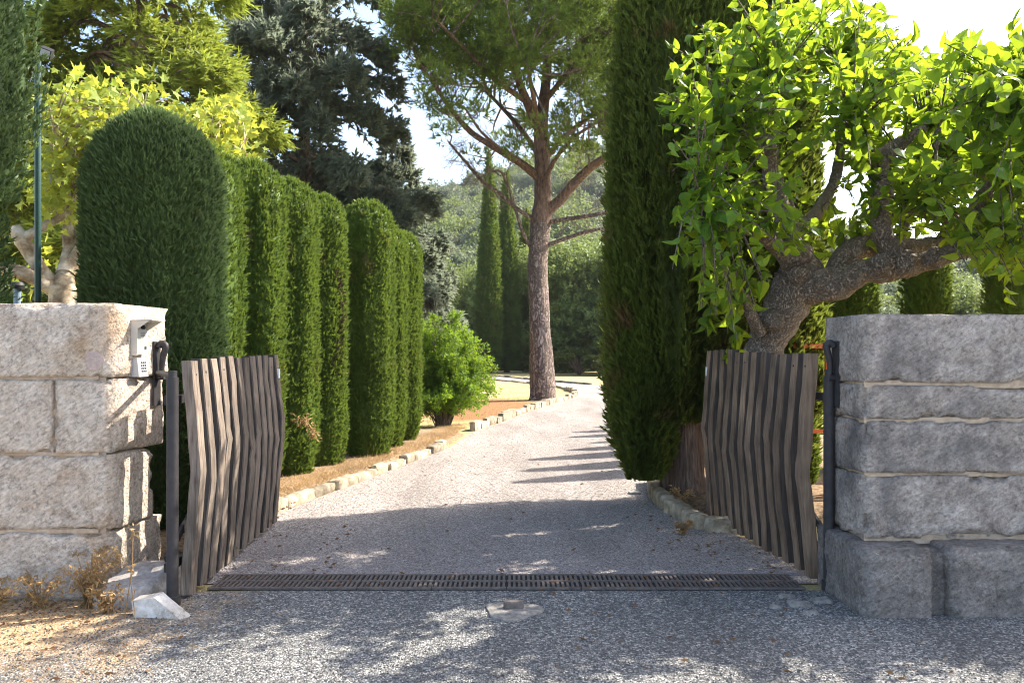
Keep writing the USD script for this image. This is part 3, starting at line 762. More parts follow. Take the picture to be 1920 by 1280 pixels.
def hinge_plate(label, c, n, along):
    t = thing('hinge_bracket', label, 'hinge')
    al = unit(np.asarray(along, float))
    q = []
    for z0, z1, w in ((-0.21, 0.21, 0.038),):
        v = np.array([c + al * i * w + n * k * 0.011 + [0, 0, z] for k in (0, 1) for i, z in ((-1, z0), (1, z0), (1, z1), (-1, z1))])
        q.append((v, np.array([[0, 1, 2, 3], [7, 6, 5, 4], [0, 4, 5, 1], [1, 5, 6, 2], [2, 6, 7, 3], [3, 7, 4, 0]])))
    part(t, 'wall_plate', cat(q), IRON)
    part(t, 'hook', scroll(c + np.array([0, 0, 0.05]), n, 1), IRON, smooth=50)
    part(t, 'eye', tube([c + n * 0.0 + [0, 0, -0.02], c + n * 0.05 + [0, 0, -0.02]], 0.022, 10), IRON, smooth=40)
    return t


hinge_plate('black forged iron hinge bracket with a scroll hook beside the keypad', np.array([-2.352, 5.285, 1.37]), unit([1, -0.12, 0]), (0.12, 1, 0))
hinge_plate('black forged iron hinge bracket with a scroll hook on the grey wall', np.array([2.052, 5.06, 1.37]), unit([-1, -0.1, 0]), (-0.1, 1, 0))

# ---------------------------------------------------------------- intercom and keypad on the left wall's side
IN = unit(np.array([1, -0.12, 0]))
IA = unit(np.array([0.12, 1, 0]))


def on_side(y, z, out=0.0):
    return np.array([-2.405 + 0.12 * (y - 4.85), y, z]) + IN * out


def panel(y, z0, z1, w, out, parent, name, mat):
    c = [on_side(y, z, o) + IA * s * w / 2 for o in (-0.03, out) for z, s in ((z0, -1), (z0, 1), (z1, 1), (z1, -1))]
    return part(parent, name, (np.array(c), [[0, 1, 2, 3], [7, 6, 5, 4], [0, 4, 5, 1], [1, 5, 6, 2], [2, 6, 7, 3], [3, 7, 4, 0]]), mat)


t = thing('intercom', 'silver door intercom under a sloping cream hood on the wall', 'intercom')
YI = 5.07
fp = panel(YI, 1.495, 1.655, 0.11, 0.04, t, 'face_panel', ALU_MATT)
panel(YI + 0.005, 1.575, 1.60, 0.055, 0.042, fp, 'name_card', PAPER)
for k in range(3):
    panel(YI + 0.005, 1.612 + 0.008 * k, 1.615 + 0.008 * k, 0.05, 0.0415, fp, 'speaker_slot', BUTTON)
panel(YI + 0.03, 1.528, 1.548, 0.018, 0.043, fp, 'call_button', BUTTON)
c = on_side(YI + 0.01, 1.668, 0.035)
part(t, 'camera_lens', tube([c - IN * 0.02, c + IN * 0.012], 0.013, 12), LENS, smooth=40)
panel(YI, 1.655, 1.70, 0.105, 0.03, t, 'camera_housing', ALU_MATT)
hood = [on_side(YI - 0.065, 1.712, -0.02), on_side(YI + 0.065, 1.712, -0.02), on_side(YI + 0.075, 1.715, 0.15), on_side(YI - 0.075, 1.715, 0.15)]
hv = np.array(hood + [p - [0, 0, 0.006] for p in hood])
part(t, 'hood', (hv, [[3, 2, 1, 0], [4, 5, 6, 7], [0, 1, 5, 4], [1, 2, 6, 5], [2, 3, 7, 6], [3, 0, 4, 7]]), CREAM)
for s in (-1, 1):
    a = [on_side(YI + s * 0.06, 1.706, -0.02), on_side(YI + s * 0.068, 1.706, 0.13), on_side(YI + s * 0.06, 1.495 if s < 0 else 1.64, 0.025), on_side(YI + s * 0.06, 1.495 if s < 0 else 1.64, -0.02)]
    if s < 0:
        a = [on_side(YI - 0.06, 1.706, -0.02), on_side(YI - 0.07, 1.706, 0.13), on_side(YI - 0.06, 1.655, 0.045), on_side(YI - 0.06, 1.49, 0.042), on_side(YI - 0.06, 1.49, -0.02)]
    m = len(a)
    v = np.array(a + [p + IA * 0.004 * s for p in a])
    f = [[0, k, k + 1] for k in range(1, m - 1)] + [[m, m + k + 1, m + k] for k in range(1, m - 1)]
    for k in range(m):
        f += [[k, m + k, m + (k + 1) % m], [k, m + (k + 1) % m, (k + 1) % m]]
    part(t, 'hood_cheek', (v, np.array(f)), CREAM)

t = thing('keypad', 'silver entry keypad with twelve dark buttons below the intercom', 'keypad')
v = np.array([on_side(YI + s * 0.052, z, o) for z, o in ((1.355, -0.03), (1.355, 0.048), (1.475, 0.036), (1.475, -0.03)) for s in (-1, 1)])
kp = part(t, 'housing', (v, [[0, 2, 3, 1], [2, 4, 5, 3], [4, 6, 7, 5], [0, 1, 7, 6], [0, 6, 4, 2], [1, 3, 5, 7]]), ALU_MATT)
for r in range(4):
    for cidx in range(3):
        z = 1.39 + 0.018 * r
        c = on_side(YI - 0.012 + 0.02 * cidx, z, 0.0445 - 0.1 * (z - 1.39))
        part(kp, 'button', tube([c - IN * 0.01, c + IN * 0.003], 0.0062, 8), BUTTON, smooth=40)

# ---------------------------------------------------------------- drain across the gateway
t = thing('drain_grate', 'rusty slotted iron drain set across the drive between the gates', 'drain')
D0, D1, X0, X1 = 5.06, 5.38, -1.93, 1.86
zt = 0.022
part(t, 'channel', bar((X0, (D0 + D1) / 2, 0.0105), (X1, (D0 + D1) / 2, 0.0105), D1 - D0 - 0.01, 0.003), BLACK)
n_sec = 8
for s in range(n_sec):
    xa, xb = X0 + (X1 - X0) * s / n_sec + 0.003, X0 + (X1 - X0) * (s + 1) / n_sec - 0.003
    ms = [bar((xa, y, zt - 0.006), (xb, y, zt - 0.006), w, 0.012) for y, w in ((D0 + 0.012, 0.024), (D1 - 0.012, 0.024), ((D0 + D1) / 2, 0.03))]
    nb = 15
    for k in range(nb):
        x = xa + (xb - xa) * (k + 0.5) / nb
        for ya, yb in ((D0 + 0.0242, (D0 + D1) / 2 - 0.0152), ((D0 + D1) / 2 + 0.0152, D1 - 0.0242)):
            ms.append(bar((x, ya, zt - 0.0065), (x, yb, zt - 0.0065), (xb - xa) / nb * 0.52, 0.010))
    part(t, 'grate_section', cat(ms), RUST_IRON)

t = thing('gate_stop', 'iron gate stop set in a round patch of pale concrete', 'gate stop')
c = G(963, 1146)
m = rock((c[0] - 0.17, c[1] - 0.17, -0.02), (c[0] + 0.16, c[1] + 0.14, 0.016), seg=0.02, r=0.012, amp=0.009, freq=18, seed=9)
v = m[0].copy()
d = v[:, :2] - c[:2]
L = np.linalg.norm(d, axis=1)
mx = np.abs(d).max(1)
v[:, :2] = c[:2] + d * (mx / np.maximum(L, 1e-9))[:, None] * (1 + 0.12 * np.sin(np.arctan2(d[:, 1], d[:, 0]) * 3 + 1))[:, None]
part(t, 'concrete_patch', (v, m[1]), RUBBLE, smooth=40)
part(t, 'iron_stop', rock((c[0] - 0.06, c[1] - 0.005, 0.0), (c[0] + 0.06, c[1] + 0.04, 0.06), seg=0.015, r=0.01, amp=0.001, seed=2), RUST_IRON, smooth=40)

# ---------------------------------------------------------------- kerbs
def kerb(label, path, y0, y1, off, seed, h=0.115, w=0.15, seg=0.05, lmin=0.28, lmax=0.62, mat=None):
    t = thing('stone_kerb', label, 'kerb')
    p = spline(path, 400)
    tt = unit(np.gradient(p, axis=0))
    q = p + np.stack([-tt[:, 1], tt[:, 0]], 1) * off
    sel = (p[:, 1] >= y0) & (p[:, 1] <= y1)
    q = q[sel]
    s = np.concatenate([[0], np.cumsum(np.linalg.norm(np.diff(q, axis=0), axis=1))])
    rng = np.random.default_rng(seed)
    at = 0.0
    while at < s[-1] - 0.15:
        L = min(rng.uniform(lmin, lmax), s[-1] - at)
        a = np.array([np.interp(at, s, q[:, 0]), np.interp(at, s, q[:, 1])])
        b = np.array([np.interp(at + L, s, q[:, 0]), np.interp(at + L, s, q[:, 1])])
        d = unit(b - a)
        hh, ww, sh = h * rng.uniform(0.7, 1.2), w * rng.uniform(0.8, 1.25), rng.uniform(-0.022, 0.022)
        LL = np.linalg.norm(b - a)
        v, f = rock((0.005, -ww / 2, -0.03), (LL - 0.005, ww / 2, hh), seg=seg, r=0.02, amp=0.014, freq=10, seed=seed + int(at * 10), chip=0.05)
        e = np.array([-d[1], d[0]])
        v = np.column_stack([a[0] + d[0] * v[:, 0] + e[0] * (v[:, 1] + sh), a[1] + d[1] * v[:, 0] + e[1] * (v[:, 1] + sh), v[:, 2]])
        part(t, 'kerb_stone', (v, f), mat or KERB, smooth=40)
        at += L + 0.004
    return t


kerb('pale stone kerb in front of the clipped cypress row', INNER, 7.0, 12.9, 0.07, 11)
kerb('pale stone kerb running past the pine and round the bend', INNER, 15.4, 33.5, 0.08, 12, seg=0.12, lmin=0.4, lmax=0.8, h=0.16)
kerb('thin dark kerb along the near side of the far drive', INNER, 33.6, 56, 0.05, 13, h=0.09, w=0.12, seg=0.4, lmin=0.8, lmax=1.2)
kerb('thin dark kerb along the lawn beyond the far drive', OUTER, 38.4, 62, -0.06, 14, h=0.12, w=0.12, seg=0.4, lmin=0.8, lmax=1.2)

# the curved kerb under the big cypress on the right: five separate rough stones
t = thing('stone_kerb', 'rough lichened kerb stones curving round the foot of the big right cypress', 'kerb')
for k, (px0, py0, px1, py1, h, w) in enumerate([(1212, 905, 1217, 936, 0.17, 0.12), (1219, 938, 1240, 958, 0.15, 0.14), (1242, 960, 1272, 977, 0.14, 0.15), (1275, 978, 1306, 994, 0.12, 0.15)]):
    a, b = G(px0, py0)[:2], G(px1, py1)[:2]
    d = unit(b - a)
    e = np.array([-d[1], d[0]])
    LL = np.linalg.norm(b - a)
    v, f = rock((0.005, -w / 2, -0.03), (LL, w / 2, h), seg=0.03, r=0.025, amp=0.014, freq=10, seed=60 + k, chip=0.03)
    v = np.column_stack([a[0] + d[0] * v[:, 0] + e[0] * (v[:, 1] + w / 2), a[1] + d[1] * v[:, 0] + e[1] * (v[:, 1] + w / 2), v[:, 2]])
    part(t, 'kerb_stone', (v, f), KERB, smooth=40)
c = G(1365, 1000)
single('boulder', rock((c[0] - 0.17, c[1] - 0.02, -0.04), (c[0] + 0.15, c[1] + 0.2, 0.12), seg=0.03, r=0.06, amp=0.03, freq=8, seed=71), KERB,
       'low pale boulder under the free end of the right gate', 'rock', smooth=50)
c = G(1190, 926)
single('flush_light', rock((c[0] - 0.06, c[1] - 0.07, 0.0), (c[0] + 0.06, c[1] + 0.07, 0.03), seg=0.04, r=0.008, amp=0.001, seed=1), CONCRETE,
       'small square pale block flush in the gravel beside the right kerb', 'paving block', smooth=40)

# broken white stones at the left pillar's foot
v, f = rock((-2.43, 4.70, -0.02), (-2.12, 5.10, 0.19), seg=0.03, r=0.02, amp=0.01, freq=9, seed=80, chip=0.03)
v[:, 0] += 0.3 * (v[:, 1] - 4.85)
v[:, 2] -= 0.28 * np.clip(4.95 - v[:, 1], 0, 1) * (v[:, 2] > 0.03)
single('curb_block', (v, f), CONCRETE, 'rough grey white stone block at the foot of the left wall', 'stone block', smooth=40)
# a leaning white slab with a slanted cut end
a0, a1, a2, a3 = P(243, 1118, 4.58), P(290, 1111, 4.56), P(352, 1156, 4.50), P(250, 1150, 4.54)
pts = np.array([a0, a1, a2, a3])
pts[2, 2], pts[3, 2] = 0.0, -0.02
pts[:, 2] -= 0.02
pts = pts.mean(0) + (pts - pts.mean(0)) * [0.92, 1, 0.9]
thick = np.array([0.02, 0.07, 0.012])
v = np.vstack([pts, pts + thick])
f = [[3, 2, 1, 0], [4, 5, 6, 7], [0, 1, 5, 4], [1, 2, 6, 5], [2, 3, 7, 6], [3, 0, 4, 7]]
mm = trimesh.Trimesh(*cat([(v, f)]), process=True).subdivide().subdivide().subdivide()
vv = np.array(mm.vertices) + np.array(mm.vertex_normals) * (meshkit.fbm(np.array(mm.vertices) * 30, 3, 4) - 0.5)[:, None] * 0.008
single('broken_slab', (vv, np.array(mm.faces)), WHITE_STONE, 'flat white broken slab lying in front of the left gate post', 'slab', smooth=30)

# ---------------------------------------------------------------- plants: columns and tall cypresses
def cyp_proto(seed, n=7, spread=0.5, width=0.2):
    return blades(n, spread, width, seed, stem=0.55, lo=0.4, hi=0.85, tri=True)


SPRIGS = [cyp_proto(k) for k in range(3)]


def prof_round(t, foot=0.72, cap=0.86):
    """Radius along the height of a clipped column with a domed top."""
    t = np.asarray(t, float)
    r = np.where(t < 0.16, foot + (1 - foot) * np.sin(np.clip(t / 0.16, 0, 1) * PI / 2), 1.0)
    return r * np.sqrt(np.clip(1 - (np.clip(t - cap, 0, 1) / (1 - cap)) ** 2, 0, 1))


def prof_point(t):
    t = np.asarray(t, float)
    return np.where(t < 0.2, 0.75 + 0.25 * np.sin(np.clip(t / 0.2, 0, 1) * PI / 2), 1.0) * np.clip((1.002 - t) / 0.75, 0, 1) ** 0.62


def prof_tall(t):
    t = np.asarray(t, float)
    return (0.55 + 0.45 * np.sin(np.clip(t / 0.12, 0, 1) * PI / 2)) * np.clip((1.002 - t) / 0.9, 0, 1) ** 0.5


def column(rng, h, r, z0, prof, n, size, seed, lobes=0.10, ragged=0.10, tdist=None, open_=0.75, core=0.92, freq=(2.6, 0.9), strands=0.05):
    """Foliage of a columnar conifer: a dark uneven core under many upright sprays."""
    def radius(th, z, tt):
        q = np.stack([np.cos(th) * freq[0] + 9, np.sin(th) * freq[0] + 9, z * freq[1] + seed], -1)
        q2 = np.stack([np.cos(th) * freq[0] * 3.1 + 5, np.sin(th) * freq[0] * 3.1 + 5, z * 0.55 + seed], -1)
        return r * prof(tt) * (1 + lobes * 2 * (meshkit.noise(q, seed) - 0.5) + strands * 2 * (meshkit.noise(q2, seed + 3) - 0.5))
    tg = np.linspace(0, 1, 400)
    rg = prof(tg) * r
    w = rg * np.sqrt(1 + np.clip(np.gradient(rg, tg * h), -8, 8) ** 2) + 1e-4
    if tdist is not None:
        w = w * tdist(tg)
    cdf = np.cumsum(w) / w.sum()
    t = np.interp(rng.random(n), cdf, tg)
    th = rng.uniform(0, 2 * PI, n)
    th = np.where((np.sin(th) > 0.35) & (rng.random(n) < 0.5), -th, th)        # fewer sprays on the far side
    z = z0 + t * h
    rad = radius(th, z, t) * (1 - 0.10 * rng.random(n) ** 2 + ragged * rng.random(n) ** 5)
    pos = np.stack([rad * np.cos(th), rad * np.sin(th), z], 1)
    out = np.stack([np.cos(th), np.sin(th), np.zeros(n)], 1)
    topness = np.clip((t - 0.85) / 0.15, 0, 1)[:, None]
    d = np.array([0, 0, 1.0]) + out * open_ * (1 - 0.6 * topness) + rng.normal(size=(n, 3)) * 0.32
    sc = size * rng.uniform(0.6, 1.35, n)
    k = rng.integers(0, len(SPRIGS), n)
    ms = [scatter(SPRIGS[i], pos[k == i], d[k == i], sc[k == i], rng) for i in range(len(SPRIGS))]
    # core
    tt = np.linspace(0.0, 1, 40)
    aa = np.arange(20) * 2 * PI / 20
    T, A = np.meshgrid(tt, aa, indexing='ij')
    R = radius(A, z0 + T * h, T) * core
    v = np.stack([R * np.cos(A), R * np.sin(A), z0 + T * h * 0.985], -1).reshape(-1, 3)
    i, j = np.meshgrid(np.arange(39), np.arange(20), indexing='ij')
    q = np.stack([i * 20 + j, i * 20 + (j + 1) % 20, (i + 1) * 20 + (j + 1) % 20, (i + 1) * 20 + j], -1).reshape(-1, 4)
    return cat(ms + [(v, q), (np.array([[0, 0, z0], v[0], v[5], v[10], v[15]]), np.array([[0, 2, 1], [0, 3, 2], [0, 4, 3], [0, 1, 4]]))])


rng = np.random.default_rng(7)


def low_more(t):
    return np.ones_like(t)


# the row of clipped columns on the left; the widest and nearest stands in shade behind the wall
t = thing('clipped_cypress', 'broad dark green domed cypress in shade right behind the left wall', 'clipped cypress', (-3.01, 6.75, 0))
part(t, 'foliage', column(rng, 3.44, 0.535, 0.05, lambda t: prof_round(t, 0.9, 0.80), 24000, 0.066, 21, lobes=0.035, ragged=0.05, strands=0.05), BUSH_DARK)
part(t, 'trunk', tube([(0, 0, 0), (0, 0, 1.5)], [0.11, 0.08], 10, rough=0.2), BARK_CYPRESS)
# (left px, right px, top row, depth)
row = [(372, 442, 268, 7.55, 0.44), (436, 526, 304, 8.45, 0.37), (512, 590, 338, 9.35, 0.345), (578, 645, 367, 10.15, 0.335), (638, 734, 378, 11.1, 0.385), (700, 758, 420, 12.0, 0.33), (738, 786, 436, 13.0, 0.33)]
labels = ['narrow sunlit clipped cypress half hidden behind the broad shaded one', 'sunlit clipped cypress rising just behind the left plank gate',
          'slim clipped cypress with a drooping dry twig low on its side', 'slim clipped cypress with a bare brown streak down its right side', 'stout clipped cypress in the middle of the left row',
          'clipped cypress second from the far end of the left row', 'farthest clipped cypress of the left row, beside the bright shrub']
for k, ((xl, xr, ty, d, r), lab) in enumerate(zip(row, labels)):
    r = r * 0.90
    xc = (xr - 960) / FPX * d - r * 0.97
    h = P(0, ty, d)[2] - 0.22
    t = thing('clipped_cypress', lab, 'clipped cypress', (xc, d, 0), 0.0, 'clipped cypresses in a row along the left kerb')
    part(t, 'foliage', column(rng, h + 0.12, r, 0.08, lambda t: prof_round(t, 0.72 if k else 0.85, 0.88), 9500, 0.070, 30 + k, lobes=0.06, ragged=0.08, strands=0.10), CYP_LIT)
    part(t, 'trunk', tube([(0, 0, 0), (0.02, 0, 0.9)], [0.09, 0.06], 10, rough=0.25), BARK_CYPRESS)
    if k == 2:                                                           # the drooping dry twig
        p = spline([(0.1, -0.3, 0.72), (0.25, -0.42, 0.78), (0.36, -0.45, 0.70), (0.42, -0.46, 0.58)], 14)
        tw = tube(p, np.linspace(0.008, 0.003, 14), 5)
        ps = p[rng.integers(3, 14, 60)] + rng.normal(0, 0.02, (60, 3))
        part(t, 'dry_twig', cat([tw, scatter(SPRIGS[0], ps, rng.normal(size=(60, 3)) + [0, 0, -0.6], 0.07, rng)]), STRAW)
    if k == 3:                                                           # bare brown streak: dead sprays in a hollow
        n = 330
        zz = 1.2 + 1.3 * rng.random(n) ** 0.8
        th = rng.normal(-0.55, 0.12, n) + 0.22 * np.sin(zz * 4.0)
        ps = np.stack([r * 1.0 * np.cos(th), r * 1.0 * np.sin(th), zz], 1)
        part(t, 'dead_sprays', scatter(SPRIGS[1], ps, np.stack([np.cos(th) * .5, np.sin(th) * .5, np.ones(n)], 1) + rng.normal(size=(n, 3)) * 0.3, 0.065, rng), DEAD_SPRAY)

# the row on the right of the drive that throws the pointed shadows
src = None
for k in range(15):
    d = 10.6 + 1.0 * k
    x = 1.75 + 0.235 * (d - 8.95) + 0.70 + (0.14 * math.sin(k * 2.1))
    lab = 'dark pointed cypress of the row along the right side of the drive'
    if src is None:
        src = thing('pointed_cypress', lab, 'clipped cypress', (x, d, 0), 0, 'pointed cypresses in a row along the right side of the drive')
        part(src, 'foliage', column(rng, 2.62, 0.33, 0.12, prof_point, 4200, 0.10, 51, lobes=0.05), CYP_LIT)
        part(src, 'trunk', tube([(0, 0, 0), (0, 0, 0.9)], [0.09, 0.06], 8), BARK_CYPRESS)
    else:
        copy_of(src, (x, d, 0), k * 1.7, (1, 1, 1.0 + 0.10 * math.sin(k * 1.3)))

# dark trimmed columns standing behind the right wall, cut off by it
for px, d, top, r, lab in ((1497, 8.6, 590, 0.17, 'small green cypress just right of the mulberry trunk'), (1600, 9.8, 470, 0.24, 'dark trimmed cypress above the left end of the right wall'),
                           (1735, 10.0, 455, 0.25, 'dark trimmed cypress above the middle of the right wall'), (1893, 10.2, 430, 0.30, 'dark trimmed cypress above the right wall near the picture edge')):
    h = P(0, top, d)[2]
    t = thing('trimmed_cypress', lab, 'clipped cypress', (P(px, 0, d)[0], d, 0), 0, 'trimmed cypresses behind the right wall')
    part(t, 'foliage', column(rng, h - 0.1, r, 0.1, lambda t: prof_round(t, 0.85, 0.85), 3400, 0.08, int(px) % 97, lobes=0.06), CYP_LIT)
    part(t, 'trunk', tube([(0, 0, 0), (0, 0, 0.6)], [0.07, 0.05], 8), BARK_CYPRESS)


def near_part(t):
    return np.where(t < 0.62, 1.0, 0.3)


def lobed_cypress(rng, lobes_, n, size, seed):
    """Several upright flames that grow into one crown: (x, y, z0, height, radius, share)."""
    ms = []
    for k, (x, y, z0, h, r, share) in enumerate(lobes_):
        v, f = column(rng, h, r, z0, prof_tall, int(n * share), size, seed + k, lobes=0.16, ragged=0.16, tdist=near_part, open_=0.6, freq=(2.2, 0.7), strands=0.26, core=0.74)
        ms.append((v + [x, y, 0], f))
    return cat(ms)


t = thing('tall_cypress', 'huge dark cypress on the right edge of the drive, behind the right gate', 'cypress', (1.80, 8.25, 0))
part(t, 'foliage', lobed_cypress(rng, [(-0.18, -0.06, 0.80, 10.5, 0.56, 0.3), (-0.50, -0.12, 0.45, 6.6, 0.33, 0.2), (-0.46, -0.2, 0.24, 4.4, 0.30, 0.12), (0.14, -0.12, 0.85, 8.0, 0.42, 0.26), (-0.42, 0.08, 0.7, 7.2, 0.36, 0.1), (0.46, -0.12, 1.0, 8.6, 0.34, 0.1)], 44000, 0.10, 61), CYP_DARK)
part(t, 'trunk', tube([(0.02, 0, -0.02), (0.0, 0, 0.25), (-0.02, 0, 0.7), (-0.05, 0.05, 2.2), (-0.1, 0.1, 6)], [0.23, 0.18, 0.165, 0.13, 0.06], 18, rough=0.22, freq=14, stretch=0.1), BARK_CYPRESS)
part(t, 'trunk', tube([(-0.20, 0.06, -0.02), (-0.2, 0.06, 0.6), (-0.26, 0.05, 1.8)], [0.075, 0.06, 0.05], 10, rough=0.2), BARK_CYPRESS)
t = thing('tall_cypress', 'tall dark cypress behind the mulberry crown, right of the huge one', 'cypress', (2.72, 8.45, 0))
part(t, 'foliage', lobed_cypress(rng, [(0, 0, 0.3, 9.5, 0.46, 0.6), (0.25, 0.1, 0.4, 7.0, 0.33, 0.4)], 9000, 0.13, 71), CYP_DARK)
part(t, 'trunk', tube([(0, 0, 0), (0, 0, 3)], [0.18, 0.12], 10, rough=0.2), BARK_CYPRESS)
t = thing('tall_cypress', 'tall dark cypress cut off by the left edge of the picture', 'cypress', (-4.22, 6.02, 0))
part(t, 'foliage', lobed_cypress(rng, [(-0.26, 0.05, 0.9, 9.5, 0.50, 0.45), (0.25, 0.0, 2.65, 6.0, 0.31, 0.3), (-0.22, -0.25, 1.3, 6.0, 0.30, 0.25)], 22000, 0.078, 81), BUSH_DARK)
part(t, 'trunk', tube([(0, 0, 0), (0, 0, 3)], [0.2, 0.12], 10, rough=0.2), BARK_CYPRESS)


# ---------------------------------------------------------------- the mulberry over the right gate
def px_path(rows, n=None, rad=True):
    """Rows of (px, py, depth, radius) measured on the photograph's grid -> world polyline with radii."""
    p = np.array([[*P(a, b, d), r] for a, b, d, r in rows])
    n = n or max(6, 5 * len(rows))
    s = spline(p, n)
    return s[:, :3], np.maximum(s[:, 3], 0.004)


class Skeleton:
    def __init__(self):
        self.pts, self.rad = [], []

    def add(self, p, r):
        self.pts.append(p)
        self.rad.append(r)

    def nearest(self, q, prefer_above=None):
        P_, R_ = np.vstack(self.pts), np.concatenate(self.rad)
        d = np.linalg.norm(P_ - q, axis=1)
        i = np.argmin(d)
        return P_[i], R_[i]


def leaves_mesh(proto, pos, d, size, rng, droop=0.6):
    return scatter(proto, pos, d, size, rng)



def inside(poly, x, y):
    import shapely
    from shapely.geometry import Polygon
    return shapely.contains_xy(Polygon(poly), x, y)


t = thing('mulberry_tree', 'pollarded mulberry with gnarled trunk and bright green leaves over the right wall', 'tree')
sk = Skeleton()
limbs = [('trunk', [(1350, 985, 7.5, .15), (1362, 900, 7.45, .13), (1392, 770, 7.4, .145), (1434, 650, 7.3, .175), (1470, 580, 7.2, .205), (1500, 522, 7.15, .21), (1500, 482, 7.1, .13), (1496, 455, 7.1, .07)], 20, .22),
         ('branch', [(1490, 540, 7.15, .165), (1560, 537, 6.95, .125), (1620, 508, 6.85, .108), (1690, 500, 6.75, .10), (1740, 488, 6.7, .088), (1800, 470, 6.6, .075), (1860, 440, 6.5, .045), (1930, 425, 6.5, .03)], 14, .25),
         ('branch', [(1545, 545, 7.1, .13), (1600, 470, 7.2, .10), (1650, 460, 7.2, .11), (1690, 470, 7.0, .10), (1760, 460, 7.2, .07), (1850, 470, 7.3, .04)], 12, .25),
         ('branch', [(1680, 478, 6.75, .10), (1657, 440, 6.75, .075), (1650, 390, 6.72, .07), (1656, 340, 6.7, .075), (1648, 305, 6.7, .08), (1690, 268, 6.65, .05), (1735, 240, 6.6, .03)], 12, .28),
         ('branch', [(1652, 312, 6.7, .05), (1625, 270, 6.6, .04), (1600, 240, 6.5, .025)], 8, .25),
         ('branch', [(1490, 490, 7.1, .13), (1472, 430, 7.0, .09), (1452, 350, 6.9, .075), (1441, 290, 6.8, .075), (1436, 225, 6.8, .05), (1446, 160, 6.7, .03)], 12, .25),
         ('branch', [(1442, 268, 6.8, .05), (1400, 248, 6.7, .048), (1352, 262, 6.6, .03)], 8, .25),
         ('branch', [(1490, 500, 7.1, .09), (1430, 440, 6.7, .06), (1370, 420, 6.4, .045), (1310, 400, 6.2, .025)], 10, .2),
         ('branch', [(1505, 500, 7.2, .11), (1480, 400, 7.8, .07), (1440, 260, 8.2, .05), (1420, 150, 8.4, .03)], 10, .2),
         ('branch', [(1800, 470, 6.6, .065), (1792, 415, 6.6, .055), (1745, 402, 6.6, .05), (1700, 393, 6.5, .03)], 10, .25),
         ('branch', [(1760, 404, 6.6, .05), (1742, 350, 6.6, .045), (1748, 290, 6.5, .04), (1760, 240, 6.5, .02)], 10, .25),
         ('branch', [(1800, 470, 6.6, .07), (1850, 350, 6.4, .055), (1840, 315, 6.3, .05), (1890, 285, 6.2, .045), (1960, 270, 6.2, .03)], 10, .25),
         ('branch', [(1890, 440, 6.5, .05), (1980, 380, 6.3, .05), (2060, 300, 6.2, .04), (2150, 260, 6.2, .025)], 9, .2),
         ('branch', [(1860, 340, 6.4, .04), (1850, 250, 6.2, .035), (1880, 190, 6.0, .02)], 8, .2),
         ('branch', [(1425, 625, 7.1, .06), (1395, 560, 6.9, .05), (1370, 530, 6.75, .03)], 8, .25),
         ('branch', [(1660, 500, 6.8, .07), (1690, 440, 7.6, .05), (1720, 330, 8.0, .04), (1740, 200, 8.2, .025)], 8, .2),
         ('branch', [(1480, 470, 7.1, .08), (1560, 350, 7.8, .05), (1580, 250, 7.6, .04), (1600, 140, 7.4, .025)], 8, .2)]
for k, (nm, rows, sides, rough) in enumerate(limbs):
    p, r = px_path(rows, 8 * len(rows))
    if nm == 'trunk':
        r = r * (1 + 0.10 * np.sin(np.linspace(0, 9, len(r))))
    else:
        r = r * (1 + 0.28 * (meshkit.noise(np.stack([np.arange(len(r)) * 0.42, np.full(len(r), k * 3.7), np.zeros(len(r))], 1), k) - 0.35))
    sk.add(p, r)
    part(t, nm, tube(p, r, sides, rough=rough, seed=k, freq=9, stretch=0.5), BARK_MULBERRY, smooth=60)
for k, (a, b, d, r) in enumerate(((1500, 478, 6.98, .10), (1497, 515, 6.95, .085), (1545, 530, 6.95, .12), (1648, 312, 6.66, .075), (1700, 492, 6.68, .105), (1745, 402, 6.58, .05), (1442, 285, 6.76, .07), (1640, 330, 6.7, .05), (1755, 485, 6.62, .09), (1600, 520, 6.82, .11), (1655, 498, 6.72, .10), (1805, 468, 6.55, .075), (1425, 690, 7.2, .09), (1450, 600, 7.05, .10))):
    m = trimesh.creation.icosphere(3, 1.0)
    v = np.array(m.vertices)
    e = meshkit.fbm(v * 2.2 + k * 5 + 20, 3, k)
    part(t, 'burr', (P(a, b, d) + v * r * (0.7 + 0.6 * e)[:, None], np.array(m.faces)), BARK_MULBERRY, smooth=60)
env = [(1236, 190), (1255, 120), (1300, 75), (1400, 25), (1440, 0), (1500, 15), (1560, 10), (1650, 30), (1700, 95), (1740, 120), (1790, 95), (1830, 130), (1870, 175), (1905, 100), (1960, 90), (2300, 60), (2600, 100), (2600, 420), (2000, 500),
       (1890, 560), (1850, 500), (1760, 460), (1690, 450), (1600, 470), (1560, 500), (1460, 480), (1420, 540), (1385, 600), (1345, 610), (1290, 540), (1255, 470), (1290, 400), (1262, 330), (1240, 250)]
hole = [(1490, 318), (1530, 290), (1600, 350), (1590, 405), (1540, 420), (1500, 370)]
rngm = np.random.default_rng(12)
pos, dirs, sizes, stems = [], [], [], []
made = 0
